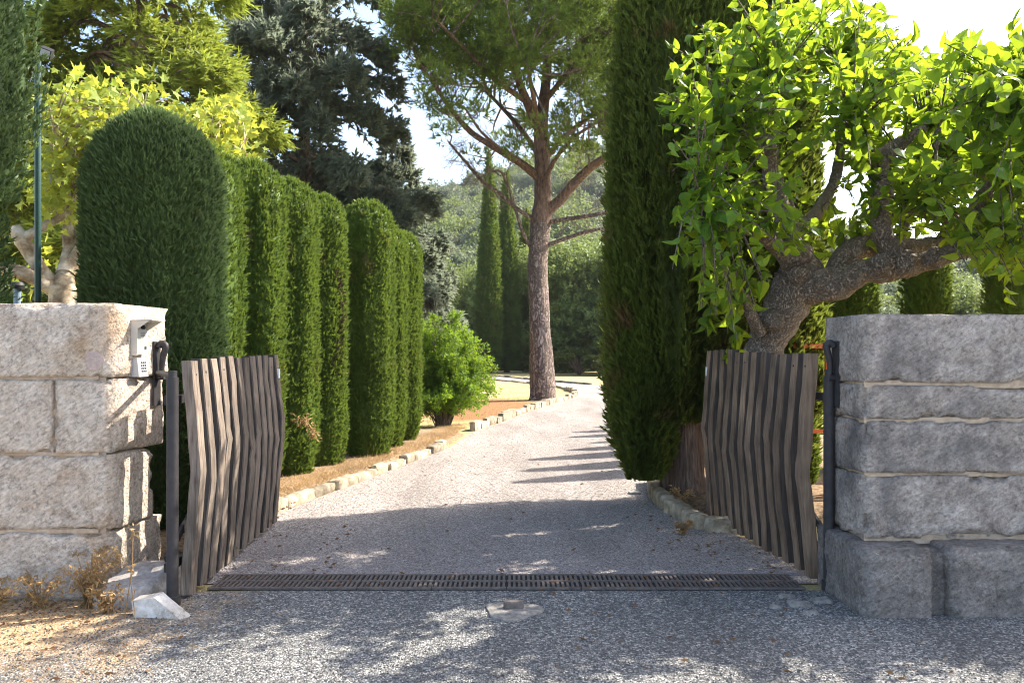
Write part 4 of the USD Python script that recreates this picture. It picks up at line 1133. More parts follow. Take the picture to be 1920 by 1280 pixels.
while made < 1750:
    a, b, d = rngm.uniform(1225, 2600), rngm.uniform(-20, 620), rngm.uniform(5.1, 8.7)
    if not inside(env, a, b) or (inside(hole, a, b) and rngm.random() < 0.97):
        continue
    if d < 5.8 and a < 1700:
        continue
    if b > 440 and d > 7.6:
        continue
    if inside([(1560, 420), (1800, 400), (1800, 500), (1560, 520)], a, b) and d < 6.9 and rngm.random() < 0.75:
        continue
    q = P(a, b, d)
    s0, r0 = sk.nearest(q)
    L = np.linalg.norm(q - s0)
    if L > 1.5:
        s0 = q + (s0 - q) * 1.3 / L
    out = unit(q - s0 + [0, 0, 0.12])
    mid = (s0 + q) / 2 + np.array([0, 0, 0.10 + 0.05 * L]) + rngm.normal(0, 0.03, 3)
    end = q + out * 0.08 + (np.array([0, 0, -0.08]) if b > 380 else np.array([0, 0, 0.1]))
    line = spline([s0, mid, end], 16)
    stems.append(tube(line[::3], np.linspace(0.009, 0.003, 6), 3, cap=False))
    n = int(np.clip(L / 0.07, 6, 15))
    for i in range(n):
        u = 0.25 + 0.75 * (i + rngm.random() * 0.6) / n
        c = line[min(15, int(u * 15))]
        dd = unit(rngm.normal(size=3) * 0.75 + out * 0.45 + [0, 0, -0.35])
        pos.append(c + dd * 0.02)
        dirs.append(dd)
        sizes.append(0.045 + 0.085 * rngm.random() ** 0.9)
    made += 1
# two long wands sticking out to the left and the twig at the picture's right edge
for rows in ([(1330, 460, 6.3, .008), (1300, 420, 6.2, .006), (1272, 378, 6.1, .004)], [(1395, 385, 6.3, .008), (1350, 340, 6.2, .006), (1300, 320, 6.1, .004)], [(1895, 180, 6.0, .006), (1890, 110, 5.9, .005), (1900, 55, 5.9, .003)],
             [(1400, 620, 6.9, .006), (1372, 640, 6.8, .005), (1380, 672, 6.75, .003)], [(1345, 560, 6.7, .006), (1330, 590, 6.7, .005), (1325, 606, 6.7, .003)]):
    line, rr = px_path(rows, 14)
    stems.append(tube(line, rr, 4, cap=False))
    for i in range(2, 14):
        dd = unit(rngm.normal(size=3) * 0.6 + [0, -0.3, -0.4])
        pos.append(line[i] + dd * 0.02), dirs.append(dd), sizes.append(rngm.uniform(0.08, 0.15))
pos, dirs, sizes = np.array(pos), np.array(dirs), np.array(sizes)


def leaf_parts(t, proto, pos, dirs, sizes, mat, rng, many=300):
    """The 300 leaves that show largest as parts, the others joined."""
    view = sizes / np.linalg.norm(pos - [0, 0, CAMZ], axis=1)
    u, w = pos[:, 0] / pos[:, 1] * FPX + 960, HOR - (pos[:, 2] - CAMZ) / pos[:, 1] * FPX
    view = np.where((u < 10) | (u > 1910) | (w < 10) | (w > 1270), 0, view)
    order = np.argsort(-view)
    for i in order[:many]:
        part(t, 'leaf', scatter(proto[i % len(proto)], pos[i:i + 1], dirs[i:i + 1], sizes[i:i + 1], rng), mat)
    r = order[many:]
    part(t, 'foliage', cat([scatter(pr, pos[r[j::len(proto)]], dirs[r[j::len(proto)]], sizes[r[j::len(proto)]], rng) for j, pr in enumerate(proto)]), mat, kind='stuff')


part(t, 'twigs', cat(stems), BARK_GREY, kind='stuff')
leaf_parts(t, LEAF['heart'], pos, dirs, sizes, MULBERRY, rngm)
print('mulberry leaves', len(pos))

# ---------------------------------------------------------------- the plane tree with yellow leaves behind the left wall
t = thing('plane_tree', 'plane tree with pale peeling limbs and yellow autumn leaves behind the left wall', 'tree')
sk = Skeleton()
limbs = [('trunk', [(112, 760, 10, .17), (116, 600, 10, .155), (117, 560, 10, .15), (118, 538, 10, .15), (123, 515, 10, .10)], 14),
         ('branch', [(112, 545, 10, .14), (85, 520, 9.9, .10), (60, 480, 9.8, .085), (38, 445, 9.7, .09), (30, 425, 9.7, .06)], 10), ('branch', [(100, 540, 10, .12), (70, 525, 9.8, .09), (35, 510, 9.7, .085), (-30, 500, 9.6, .06)], 10),
         ('branch', [(122, 515, 10, .11), (130, 470, 10.2, .08), (128, 430, 10.2, .07), (140, 330, 10.3, .05), (150, 220, 10.3, .03)], 10), ('branch', [(38, 450, 9.7, .07), (90, 420, 9.8, .05), (130, 390, 9.9, .045), (130, 320, 9.9, .03), (100, 240, 9.8, .02)], 8),
         ('branch', [(120, 520, 10, .10), (170, 440, 10.3, .07), (260, 330, 10.6, .05), (380, 260, 10.9, .035), (450, 250, 11, .02)], 9), ('branch', [(130, 470, 10.2, .07), (200, 330, 10.6, .05), (270, 200, 10.8, .03)], 8)]
for k, (nm, rows, sides) in enumerate(limbs):
    p, r = px_path(rows, 6 * len(rows))
    sk.add(p, r)
    part(t, nm, tube(p, r, sides, rough=0.12, seed=k + 40, freq=6), BARK_PLANE, smooth=60)
env = [(70, 210), (130, 150), (200, 160), (240, 190), (300, 170), (350, 210), (440, 170), (470, 260), (480, 310), (400, 300), (300, 300), (170, 400), (140, 420), (80, 400), (60, 380), (65, 300)]
pos, dirs, sizes, stems = [], [], [], []
made = 0
while made < 230:
    a, b, d = rngm.uniform(30, 490), rngm.uniform(130, 500), rngm.uniform(9.2, 11.2)
    if not inside(env, a, b):
        continue
    q = P(a, b, d)
    s0, r0 = sk.nearest(q)
    line = spline([s0, (s0 + q) / 2 + [0, 0, 0.15] + rngm.normal(0, 0.05, 3), q], 10)
    stems.append(tube(line, np.linspace(0.012, 0.004, 10), 4, cap=False))
    for i in range(11):
        c = line[rngm.integers(4, 10)] + rngm.normal(0, 0.10, 3)
        dd = unit(rngm.normal(size=3) * 0.7 + [0.1, -0.3, -0.35])
        pos.append(c), dirs.append(dd), sizes.append(rngm.uniform(0.08, 0.145))
    made += 1
for b, a in [(rngm.uniform(450, 560), rngm.uniform(20, 140)) for _ in range(26)]:
    c = P(a, b, rngm.uniform(10.3, 11.5))
    pos.append(c), dirs.append(unit(rngm.normal(size=3) + [0, -0.3, -0.3])), sizes.append(rngm.uniform(0.1, 0.17))
part(t, 'twigs', cat(stems), BARK_PLANE, kind='stuff')
leaf_parts(t, LEAF['lobed'], np.array(pos), np.array(dirs), np.array(sizes), PLANE_LEAF, rngm)

# ---------------------------------------------------------------- the big pine at the bend
t = thing('pine_tree', 'big umbrella pine with furrowed leaning trunk at the bend of the drive', 'tree')
sk = Skeleton()
D = 25.9
pine = [('trunk', [(1017, 757, 25.9, .50), (1017, 735, 25.9, .42), (1014, 650, 25.9, .36), (1010, 560, 25.9, .325), (1009, 480, 25.9, .315), (1013, 420, 25.9, .34)], 22, BARK_PINE),
        ('trunk', [(1013, 421, 25.9, .34), (1018, 380, 25.9, .30), (1017, 320, 25.9, .255), (1015, 260, 25.9, .25), (1016, 225, 25.9, .20), (1024, 150, 26.2, .16), (1030, 60, 26.4, .13), (1040, -60, 26.6, .09), (1050, -170, 26.8, .05)], 14, BARK_RED),
        ('branch', [(1012, 245, 25.9, .18), (992, 200, 25.6, .15), (972, 150, 25.3, .12), (950, 70, 25, .09), (930, -20, 24.8, .05)], 10, BARK_RED),
        ('branch', [(1012, 335, 25.9, .15), (975, 305, 25.6, .13), (925, 275, 25.2, .11), (880, 245, 24.8, .09), (835, 190, 24.5, .07), (790, 120, 24.2, .045), (765, 60, 24, .03)], 10, BARK_RED),
        ('branch', [(1020, 400, 25.9, .20), (1050, 375, 25.7, .17), (1085, 335, 25.4, .15), (1120, 305, 25.1, .13), (1165, 280, 24.8, .10), (1230, 240, 24.4, .06)], 10, BARK_RED),
        ('branch', [(1005, 412, 25.9, .07), (970, 392, 25.5, .065), (940, 365, 25.2, .06), (905, 340, 24.9, .055), (870, 300, 24.5, .045), (840, 265, 24.2, .03)], 8, BARK_PINE),
        ('branch', [(1002, 475, 25.9, .07), (985, 445, 25.6, .06), (975, 420, 25.4, .05), (945, 330, 25.0, .04), (920, 320, 24.7, .03)], 8, BARK_PINE),
        ('branch', [(1022, 416, 25.9, .08), (1075, 409, 25.5, .07), (1140, 398, 25, .055), (1220, 380, 24.5, .03)], 8, BARK_PINE),
        ('branch', [(1022, 462, 25.9, .07), (1060, 447, 25.6, .065), (1110, 432, 25.3, .055), (1180, 420, 25, .03)], 8, BARK_PINE),
        ('branch', [(1020, 300, 25.9, .11), (1060, 255, 26.4, .09), (1110, 215, 27, .07), (1180, 150, 27.6, .04)], 8, BARK_RED),
        ('branch', [(1018, 350, 25.9, .09), (1040, 300, 25.2, .07), (1080, 255, 24.4, .05), (1120, 230, 23.8, .03)], 8, BARK_RED),
        ('branch', [(1022, 190, 26, .10), (1070, 130, 25, .08), (1130, 60, 24, .05), (1160, 0, 23.5, .03)], 8, BARK_RED),
        ('branch', [(1010, 290, 25.9, .10), (975, 240, 27.0, .08), (920, 180, 28, .06), (850, 110, 29, .04)], 8, BARK_RED),
        ('branch', [(985, 190, 25.6, .09), (930, 150, 24.2, .07), (880, 100, 23.2, .05), (820, 40, 22.5, .03)], 8, BARK_RED),
        ('branch', [(1010, 250, 25.9, .09), (1000, 180, 23.8, .07), (985, 110, 22.5, .05)], 8, BARK_RED),
        ('branch', [(1000, 320, 25.9, .06), (955, 290, 25.0, .05), (905, 250, 24, .04), (870, 200, 23.4, .03)], 7, BARK_RED)]
for k, (nm, rows, sides, mt) in enumerate(pine):
    p, r = px_path(rows, 7 * len(rows))
    sk.add(p, r)
    part(t, nm, tube(p, r, sides, rough=0.22 if k == 0 else 0.12, seed=k + 80, freq=4 if k == 0 else 3, stretch=0.2), mt, smooth=60)
TUFT = [blades(10, 1.05, 0.1, 200 + k, stem=0.45, lo=0.5, hi=1.0, tri=True) for k in range(3)]
rngp = np.random.default_rng(31)
puffs, stems = [], []
env_dense = [(735, 60), (760, -10), (830, -60), (960, -140), (1180, -140), (1260, 0), (1250, 200), (1150, 270), (1090, 190), (1030, 130), (960, 140), (900, 130), (840, 160), (780, 140)]
env_thin = [(745, 110), (900, 120), (1090, 170), (1240, 220), (1200, 380), (1110, 320), (1060, 330), (1020, 300), (900, 310), (860, 300), (800, 200), (760, 150)]
while len(puffs) < 400:
    dense = len(puffs) < 330
    a, b = rngp.uniform(730, 1270), rngp.uniform(-150, 400)
    d = rngp.uniform(21.5, 30.0)
    if not inside(env_dense if dense else env_thin, a, b):
        continue
    puffs.append((P(a, b, d), dense))
pp, pd, ps = [], [], []
for q, dense in puffs:
    s0, r0 = sk.nearest(q - [0, 0, 0.5])
    mid = (s0 + q) / 2 + rngp.normal(0, 0.15, 3) - [0, 0, 0.12]
    line = spline([s0, mid, q], 9)
    stems.append(tube(line, np.linspace(min(0.04, r0 * 0.7), 0.010, 9), 4, cap=False))
    R = rngp.uniform(0.5, 0.85) * (1.0 if dense else 0.72)
    m = int(rngp.integers(55, 80) * (1.0 if dense else 0.5))
    for _ in range(4 if dense else 5):                                        # spreading twiglets
        e = q + unit(rngp.normal(size=3) + [0, 0, 0.3]) * R * rngp.uniform(0.5, 1.0)
        stems.append(tube(spline([line[6], (line[7] + e) / 2, e], 4), [0.010, 0.008, 0.006, 0.004], 3, cap=False))
    o = unit(rngp.normal(size=(m, 3)) + [0, 0, 0.35])
    rad = R * rngp.random(m) ** 0.45
    pp.append(q + o * rad[:, None] * [1, 1, 0.62])
    pd.append(o + [0, 0, 0.55] + rngp.normal(size=(m, 3)) * 0.3)
    ps.append(rngp.uniform(0.20, 0.34, m))
for _ in range(46):                                                          # bare dead twigs on the lowest limbs
    a, b = rngp.uniform(800, 985), rngp.uniform(230, 400)
    if rngp.random() < 0.35:
        a, b = rngp.uniform(1040, 1140), rngp.uniform(300, 440)
    s0, r0 = sk.nearest(P(a, b, rngp.uniform(23.8, 25.6)))
    for _ in range(5):
        e = s0 + unit(rngp.normal(size=3) + [-0.2, 0, 0.1]) * rngp.uniform(0.35, 1.0)
        m_ = (s0 + e) / 2 + rngp.normal(0, 0.08, 3)
        stems.append(tube(spline([s0, m_, e], 6), np.linspace(0.011, 0.004, 6), 3, cap=False))
        stems.append(tube(spline([m_, m_ + rngp.normal(0, 0.2, 3), m_ + rngp.normal(0, 0.35, 3)], 4), np.linspace(0.007, 0.004, 4), 3, cap=False))
pp, pd, ps = np.vstack(pp), np.vstack(pd), np.concatenate(ps)
k = rngp.integers(0, 3, len(pp))
part(t, 'twigs', cat(stems), BARK_PINE, kind='stuff')
part(t, 'needles', cat([scatter(TUFT[i], pp[k == i], pd[k == i], ps[k == i], rngp) for i in range(3)]), PINE_GREEN)
print('pine tufts', len(pp))


# ---------------------------------------------------------------- conifers behind the left row
def conifer(t, base, height, Rfun, n_br, rng, mat, bark, proto, per_m, size, tip=-0.12, start=0.05, flat=0.25, trunk_r=0.3, droop=0.25, up=0.4, side_spread=0.5, inner_=0.25):
    """A trunk with whorls of long limbs that carry foliage along their outer length. Frame: the world."""
    base = np.asarray(base, float)
    tr = spline([[*base, trunk_r], [*(base + [0.05, 0, height * 0.5]), trunk_r * 0.6], [*(base + [0, 0, height]), 0.02]], 24)
    part(t, 'trunk', tube(tr[:, :3], tr[:, 3], 12, rough=0.12, freq=3), bark, smooth=60)
    pos, dirs, sc, br = [], [], [], []
    for k in range(n_br):
        u = start + (1 - start) * ((k + rng.random()) / n_br)
        az = rng.uniform(0, 2 * PI)
        L = Rfun(u) * rng.uniform(0.72, 1.12)
        o = np.array([math.cos(az), math.sin(az), 0])
        s0 = base + [0, 0, height * u]
        p = spline([s0, s0 + o * L * 0.45 + [0, 0, up * L * 0.25], s0 + o * L * 0.8 + [0, 0, tip * L * 0.4], s0 + o * L + [0, 0, tip * L]], 12)
        br.append(tube(p, np.linspace(0.018 + 0.018 * L, 0.008, 12), 5, cap=False))
        n = int(per_m * L)
        w = rng.uniform(inner_, 1.0, n) ** 0.7
        c = np.stack([np.interp(w, np.linspace(0, 1, 12), p[:, q]) for q in range(3)], 1)
        sd = np.array([-o[1], o[0], 0])
        spread = side_spread * L * (1.02 - w) * 0.6 + 0.16
        a_ = rng.normal(0, 0.5, n) * spread
        c = c + sd * a_[:, None] + o * (-np.abs(a_) * 0.35)[:, None] + np.stack([np.zeros(n), np.zeros(n), rng.normal(0, flat, n) - droop * np.abs(a_)], 1)
        pos.append(c)
        dirs.append(o * 0.7 + sd * np.sign(a_)[:, None] * 0.5 + rng.normal(size=(n, 3)) * 0.35 + [0, 0, -droop * 0.8 + 0.12])
        sc.append(size * rng.uniform(0.6, 1.3, n))
    pos, dirs, sc = np.vstack(pos), np.vstack(dirs), np.concatenate(sc)
    part(t, 'limbs', cat(br), bark, kind='stuff')
    part(t, 'foliage', scatter(proto, pos, dirs, sc, rng, roll=np.array([0, 0, 1.0]) + rng.normal(size=(len(pos), 3)) * 0.35), mat)
    return len(pos)


rngc = np.random.default_rng(5)
CLUMP = blades(13, 1.15, 0.19, 301, stem=0.5, lo=0.35, hi=0.7, tri=True)
FAN = blades(15, 1.1, 0.10, 302, stem=0.85, lo=0.22, hi=0.45, flat=0.3, tri=True)
t = thing('dark_conifer', 'tall ragged blue-green conifer rising behind the clipped cypress row', 'tree')
n1 = conifer(t, [*P(568, 0, 25)[:2], 0], 19.0, lambda u: 4.7 * (1 - u) ** 0.75 + 0.4 - 1.0 * max(0, 0.15 - u) / 0.15, 150, rngc, CONIFER, BARK_GREY, CLUMP, 62, 0.37, tip=-0.10, flat=0.2, trunk_r=0.28, inner_=0.06)
t = thing('dark_conifer', 'lower dark conifer with sweeping limbs at the far end of the cypress row', 'tree')
n2 = conifer(t, [*P(735, 0, 30)[:2], 0], 9.3, lambda u: 3.2 * (1 - u) ** 0.7 + 0.3, 95, rngc, CONIFER, BARK_GREY, CLUMP, 60, 0.39, tip=-0.06, flat=0.2, trunk_r=0.25)
t = thing('cedar_tree', 'light yellow-green cedar with drooping layered sprays behind the plane tree', 'tree')
n3 = conifer(t, [*P(262, 0, 16.5)[:2], 0], 13.0, lambda u: 3.5 * (1 - u) ** 0.6 + 0.3, 130, rngc, CEDAR, BARK_GREY, FAN, 84, 0.39, tip=-0.22, up=0.9, flat=0.07, droop=0.32, trunk_r=0.26, start=0.28)
print('conifers', n1, n2, n3)

# ---------------------------------------------------------------- leafy shrubs and broadleaf trees
def crown(rng, centers, radii, n, size, proto, seed, squash=0.85, inner=0.35):
    """Leaves through the outer volume of several lobes, thinned by noise so that gaps stay."""
    out = []
    share = np.array(radii) ** 2
    share = share / share.sum()
    for c, r, s in zip(centers, radii, share):
        m = int(n * s)
        o = unit(rng.normal(size=(m, 3)))
        rad = r * (1 - (1 - inner) * rng.random(m) ** 1.8)
        rad = rad * (0.78 + 0.45 * meshkit.fbm(o * 2.4 + 11 + seed + r, 3, seed))
        p = np.asarray(c) + o * rad[:, None] * [1, 1, squash]
        keep = meshkit.noise(p * (1.6 / max(r, 0.4)) + 40, seed + 2) > 0.24
        out.append(scatter(proto, p[keep], (o + [0, 0, 0.15] + rng.normal(size=(m, 3)) * 0.7)[keep], size * rng.uniform(0.6, 1.35, keep.sum()), rng))
    return cat(out)


rngs = np.random.default_rng(77)
TWIGLET = [None]


def leafy(n, spread, w, seed):
    """A short twig with n small leaves."""
    r_ = np.random.default_rng(seed)
    pos = np.stack([r_.normal(0, 0.10, n), r_.normal(0, 0.10, n), np.linspace(0.05, 0.9, n)], 1)
    d = r_.normal(size=(n, 3)) * spread + [0, 0, 0.4]
    return scatter(small_leaf(w), pos, d, r_.uniform(0.32, 0.5, n), r_)


LEAFY = leafy(9, 0.9, 0.5, 1)
LEAFY_S = leafy(7, 1.0, 0.6, 2)

g = G(845, 808)
t = thing('leafy_shrub', 'bright green leafy shrub beyond the farthest clipped cypress', 'shrub', (-1.42, 16.4, 0))
stems, sp, sd_, ss = [], [], [], []
for k in range(150):
    az, L, H = rngs.uniform(0, 2 * PI), rngs.uniform(0.25, 1.05), rngs.uniform(0.5, 2.15)
    H *= 1.1 - 0.5 * max(0, L - 0.35)
    o = np.array([math.cos(az), math.sin(az), 0])
    p = spline([o * 0.08 + rngs.normal(0, .03, 3) * [1, 1, 0], o * L * 0.35 + [0, 0, H * 0.62], o * L * 0.75 + [0, 0, H], o * L * 1.12 + [0, 0, H * rngs.uniform(0.72, 0.98)]], 14)
    stems.append(tube(p, np.linspace(0.013, 0.003, 14), 4, cap=False))
    m = int(rngs.integers(26, 44))
    w = rngs.uniform(0.32, 1.0, m)
    c = np.stack([np.interp(w, np.linspace(0, 1, 14), p[:, a]) for a in range(3)], 1) + rngs.normal(0, 0.045, (m, 3))
    tdir = unit(p[-1] - p[6])
    sp.append(c), sd_.append(tdir * 0.7 + rngs.normal(size=(m, 3)) * 0.6 + [0, 0, 0.15]), ss.append(rngs.uniform(0.09, 0.17, m))
part(t, 'stems', cat(stems), BARK_GREY, kind='stuff')
part(t, 'foliage', scatter(LEAFY, np.vstack(sp), np.vstack(sd_), np.concatenate(ss), rngs), SHRUB_LEAF)


def tree_kind(name, label, mat, seed, R, H, n, size, lobes=9, proto=LEAFY, squash=0.8, loc=(0, 0, 0), group=None, trunk=0.2):
    r_ = np.random.default_rng(seed)
    t = thing(name, label, 'tree', loc, 0, group)
    cs, rs = [np.array([0, 0, H - R * 0.9])], [R * 0.8]
    for k in range(lobes):
        az = r_.uniform(0, 2 * PI)
        e = r_.uniform(0.45, 0.85) * R
        cs.append(np.array([math.cos(az) * e, math.sin(az) * e, r_.uniform(R * 0.35, H - R * 0.45)]))
        rs.append(r_.uniform(0.32, 0.55) * R)
    part(t, 'trunk', tube([(0, 0, -0.3), (0.1, 0, H * 0.4), (0, 0.1, H * 0.75)], [trunk, trunk * 0.7, 0.05], 9, rough=0.15), BARK_GREY, smooth=60)
    br = []
    for c, r in zip(cs[1:], rs[1:]):
        br.append(tube(spline([(0.05, 0, H * 0.3), np.array(c) * [0.5, 0.5, 0.8], c], 6), np.linspace(trunk * 0.45, 0.03, 6), 5, cap=False))
    part(t, 'limbs', cat(br), BARK_GREY, kind='stuff')
    part(t, 'crown', crown(r_, cs, rs, n, size, proto, seed, squash), mat)
    return t


def place(px, d, base=0.0):
    return (float(P(px, 0, d)[0]), float(d), base)


# trees beyond the lawn
A = tree_kind('broadleaf_tree', 'light green rounded tree beyond the lawn, right of the pine trunk', WOOD_LEAF, 401, 4.8, 11.5, 5600, 0.75, loc=place(1085, 66))
B = tree_kind('broadleaf_tree', 'grey-green bushy tree beyond the lawn, left of the twin cypresses', OAK_LEAF, 402, 4.2, 8.0, 4600, 0.75, loc=place(862, 70))
C = tree_kind('broadleaf_tree', 'yellow-green open tree standing at the foot of the hill behind the shrub', WOOD_LEAF, 403, 3.8, 10.0, 4200, 0.75, loc=place(815, 80), squash=0.95)
for src_, px, d, rz, sc, lab in ((B, 1150, 74, 1.0, (1.1, 1.1, 1.15), 'grey-green tree at the lawn edge, just left of the huge cypress'), (A, 1000, 84, 2.2, (1, 1, 1.15), 'light green tree seen behind the pine trunk'),
                                 (C, 925, 88, 0.6, (1.2, 1.2, 1.1), 'pale tree between the shrub and the twin cypresses'), (A, 770, 62, 4.0, (.9, .9, .9), 'green tree behind the end of the clipped row'),
                                 (B, 700, 55, 3.0, (1, 1, 1.0), 'grey-green tree hidden deep behind the clipped row'), (C, 1060, 92, 5.0, (1.2, 1.2, 1.15), 'tall pale tree at the foot of the hill right of the pine'),
                                 (A, 1560, 44, 1.3, (.62, .62, .55), 'green bushy tree beyond the orange rail'), (B, 1660, 40, 2.0, (.55, .55, .5), 'grey-green bush between the trimmed cypresses behind the right wall'),
                                 (A, 1800, 46, 3.3, (.65, .65, .52), 'light green bushy tree behind the right end of the right wall'), (A, 1250, 60, 2.6, (1, 1, 1), 'green tree behind the huge cypress'),
                                 (B, 60, 34, 2.6, (.9, .9, .9), 'grey-green tree behind the plane tree limbs'), (A, 180, 38, .6, (.9, .9, .9), 'green tree behind the broad shaded cypress'), (C, -120, 36, .6, (.9, .9, .9), 'open tree behind the left edge cypress')):
    copy_of(src_, place(px, d), rz, sc, lab)

# twin far cypresses and the narrow dark conifer by the pine
for px, d, top, r, lab in ((917, 62, 283, 0.84, 'taller of the two far cypresses left of the pine trunk'), (950, 64, 325, 0.95, 'shorter far cypress beside the pine trunk')):
    h = P(0, top, d)[2]
    t = thing('far_cypress', lab, 'cypress', place(px, d))
    part(t, 'foliage', column(rng, h, r, 0.2, lambda t: (0.8 + 0.2 * np.sin(np.clip(t / 0.2, 0, 1) * PI / 2)) * np.clip((1.002 - t) / 0.72, 0, 1) ** 0.72, 5200, 0.34, int(px), lobes=0.13, ragged=0.14, strands=0.1), CYP_LIT)
    part(t, 'trunk', tube([(0, 0, -0.2), (0, 0, 2)], [0.25, 0.2], 8), BARK_CYPRESS)
t = thing('narrow_conifer', 'narrow dark conifer partly hidden by the pine trunk', 'tree', place(988, 68))
part(t, 'foliage', column(rng, P(0, 400, 68)[2], 0.95, 0.2, prof_point, 4200, 0.4, 77, lobes=0.2, ragged=0.2), CYP_DARK)
part(t, 'trunk', tube([(0, 0, -0.2), (0, 0, 2)], [0.25, 0.2], 8), BARK_CYPRESS)

# spreading junipers and the dark hedge at the lawn's end
for px, d, R, H, lab in ((1085, 56, 2.1, 1.9, 'spreading juniper with yellow tips at the far lawn edge'), (1125, 54, 1.2, 1.25, 'small yellow-tipped juniper beside the larger one'),):
    t = thing('juniper_shrub', lab, 'shrub', place(px, d))
    stems, cs, rs = [], [], []
    for k in range(26):
        az, L = rngs.uniform(0, 2 * PI), R * rngs.uniform(0.3, 1)
        top = np.array([math.cos(az) * L, math.sin(az) * L, H * (1.0 - 0.45 * (L / R) ** 2) * rngs.uniform(0.8, 1.05)])
        stems.append(tube(spline([(0, 0, 0), top * [0.5, 0.5, 0.75], top], 6), np.linspace(0.05, 0.015, 6), 5, cap=False))
        cs.append(top), rs.append(rngs.uniform(0.28, 0.5))
    part(t, 'stems', cat(stems), BARK_GREY, kind='stuff')
    part(t, 'foliage', crown(rngs, cs, rs, 2600, 0.26, CLUMP, 8, 0.4), JUNIPER)


def hedge(label, x0, x1, y, depth, h, n, size, mat, seed):
    r_ = np.random.default_rng(seed)
    c = np.stack([r_.uniform(x0, x1, n), y + r_.uniform(-depth / 2, depth / 2, n), h * r_.random(n) ** 0.7], 1)
    c[:, 2] *= 0.75 + 0.5 * meshkit.noise(np.stack([c[:, 0] / 3, c[:, 1] / 3, c[:, 0] * 0], 1), seed)
    core = rock((x0 + .3, y - depth * 0.3, 0), (x1 - .3, y + depth * 0.3, h * 0.7), seg=max(0.6, h / 4), r=0.3, amp=0.15, freq=0.8, seed=seed)
    return single('hedge', cat([scatter(CLUMP, c, r_.normal(size=(n, 3)) + [0, -0.3, 0.6], size * r_.uniform(0.6, 1.3, n), r_), core]), mat, label, 'hedge')


hedge('dark hedge closing the far end of the lawn behind the pine', -4, 16, 72, 2.6, 1.7, 2400, 0.6, CYP_DARK, 3)
hedge('shadowed hedge behind the left wall below the plane limbs', -16, -7.5, 15.5, 1.6, 2.3, 2200, 0.36, CYP_LIT, 6)
hedge('hedge behind the trees on the left side of the lawn', -24, -5.5, 40, 3.0, 3.0, 2000, 0.8, CYP_DARK, 9)
hedge('low green hedge beyond the right wall', 7, 30, 34, 2.0, 1.9, 2400, 0.5, WOOD_LEAF, 8)

# woodland over the hill: one mass nobody would count
pi = UsdGeom.PointInstancer.Define(stage, '/World/woodland')
tell(pi.GetPrim(), 'mixed green woodland covering the hillside behind the garden', 'woodland', kind='stuff')
protos = []
for k, (mat, sq) in enumerate(((WOOD_LEAF, .8), (OAK_LEAF, .8), (WOOD_LEAF, 1.1), (OAK_LEAF, .65))):
    r_ = np.random.default_rng(600 + k)
    cs = [np.array([0, 0, 2.6])] + [np.array([math.cos(a) * 1.5, math.sin(a) * 1.5, r_.uniform(1.0, 2.8)]) for a in r_.uniform(0, 2 * PI, 6)]
    m = crown(r_, cs, [1.7] + list(r_.uniform(0.8, 1.3, 6)), 420, 1.0, LEAFY_S, 600 + k, sq)
    m = cat([m, tube([(0, 0, -1.0), (0, 0, 2.4)], [0.2, 0.1], 5)])
    protos.append(part(pi, 'woodland_tree', m, mat).GetPath())
pi.CreatePrototypesRel().SetTargets(protos)
r_ = np.random.default_rng(99)
N = 7000
yy = 94 + 330 * r_.random(N) ** 1.25
xx = r_.uniform(-0.78, 0.9, N) * yy
dens = meshkit.fbm(np.stack([xx / 26, yy / 26, xx * 0], 1), 3, 8)
keep = (r_.random(N) < np.clip((dens - 0.30) * 4.5, 0.10, 1))
xx, yy = xx[keep], yy[keep]
zz = hill_z(xx, yy)
n = len(xx)
sc = r_.uniform(0.75, 1.6, n) * (1 + (yy - 94) / 700)
pi.CreatePositionsAttr(Vt.Vec3fArray.FromNumpy(np.stack([xx, yy, zz], 1).astype(np.float32)))
pi.CreateProtoIndicesAttr(Vt.IntArray.FromNumpy(r_.integers(0, 4, n).astype(np.int32)))
ang = r_.uniform(0, 2 * PI, n)
pi.CreateOrientationsAttr(Vt.QuathArray([Gf.Quath(float(math.cos(a / 2)), 0, 0, float(math.sin(a / 2))) for a in ang]))
pi.CreateScalesAttr(Vt.Vec3fArray.FromNumpy(np.stack([sc, sc, sc * r_.uniform(0.8, 1.25, n)], 1).astype(np.float32)))

# ---------------------------------------------------------------- lamp post, floodlight, small post, orange rail
t = thing('lamp_post', 'dark green steel pole with a floodlight at the left behind the wall', 'lamp post', (float(P(71, 0, 7.2)[0]), 7.2, 0))
part(t, 'pole', tube([(0, 0, 0), (0, 0, P(0, 110, 7.2)[2])], 0.027, 14), GREEN_PAINT, smooth=40)
zt_ = P(0, 104, 7.2)[2]
part(t, 'bracket', tube([(0, 0, zt_ - 0.06), (0.05, -0.03, zt_ - 0.02), (0.09, -0.05, zt_)], 0.012, 8), GREEN_PAINT, smooth=40)
v, f = rock((-0.05, -0.06, -0.045), (0.05, 0.05, 0.045), seg=0.05, r=0.012, amp=0)
Rm = trimesh.transformations.euler_matrix(0.5, 0.3, 0.4)[:3, :3]
fl = part(t, 'floodlight', (v @ Rm.T + [0.115, -0.06, zt_], f), IRON, smooth=40)
part(fl, 'glass', (np.array([(-.038, -.0615, -.035), (.038, -.0615, -.035), (.038, -.0615, .035), (-.038, -.0615, .035)]) @ Rm.T + [0.115, -0.06, zt_], [[0, 1, 2, 3]]), plain('lamp_glass', (0.4, 0.42, 0.45), 0.1))
t = thing('garden_light', 'short grey-blue post with a black cap behind the left wall', 'garden light', (float(P(27, 0, 8.0)[0]), 8.0, 0))
part(t, 'post', tube([(0, 0, 0), (0.03, 0, P(0, 540, 8.0)[2])], 0.032, 12), BLUE_PAINT, smooth=40)
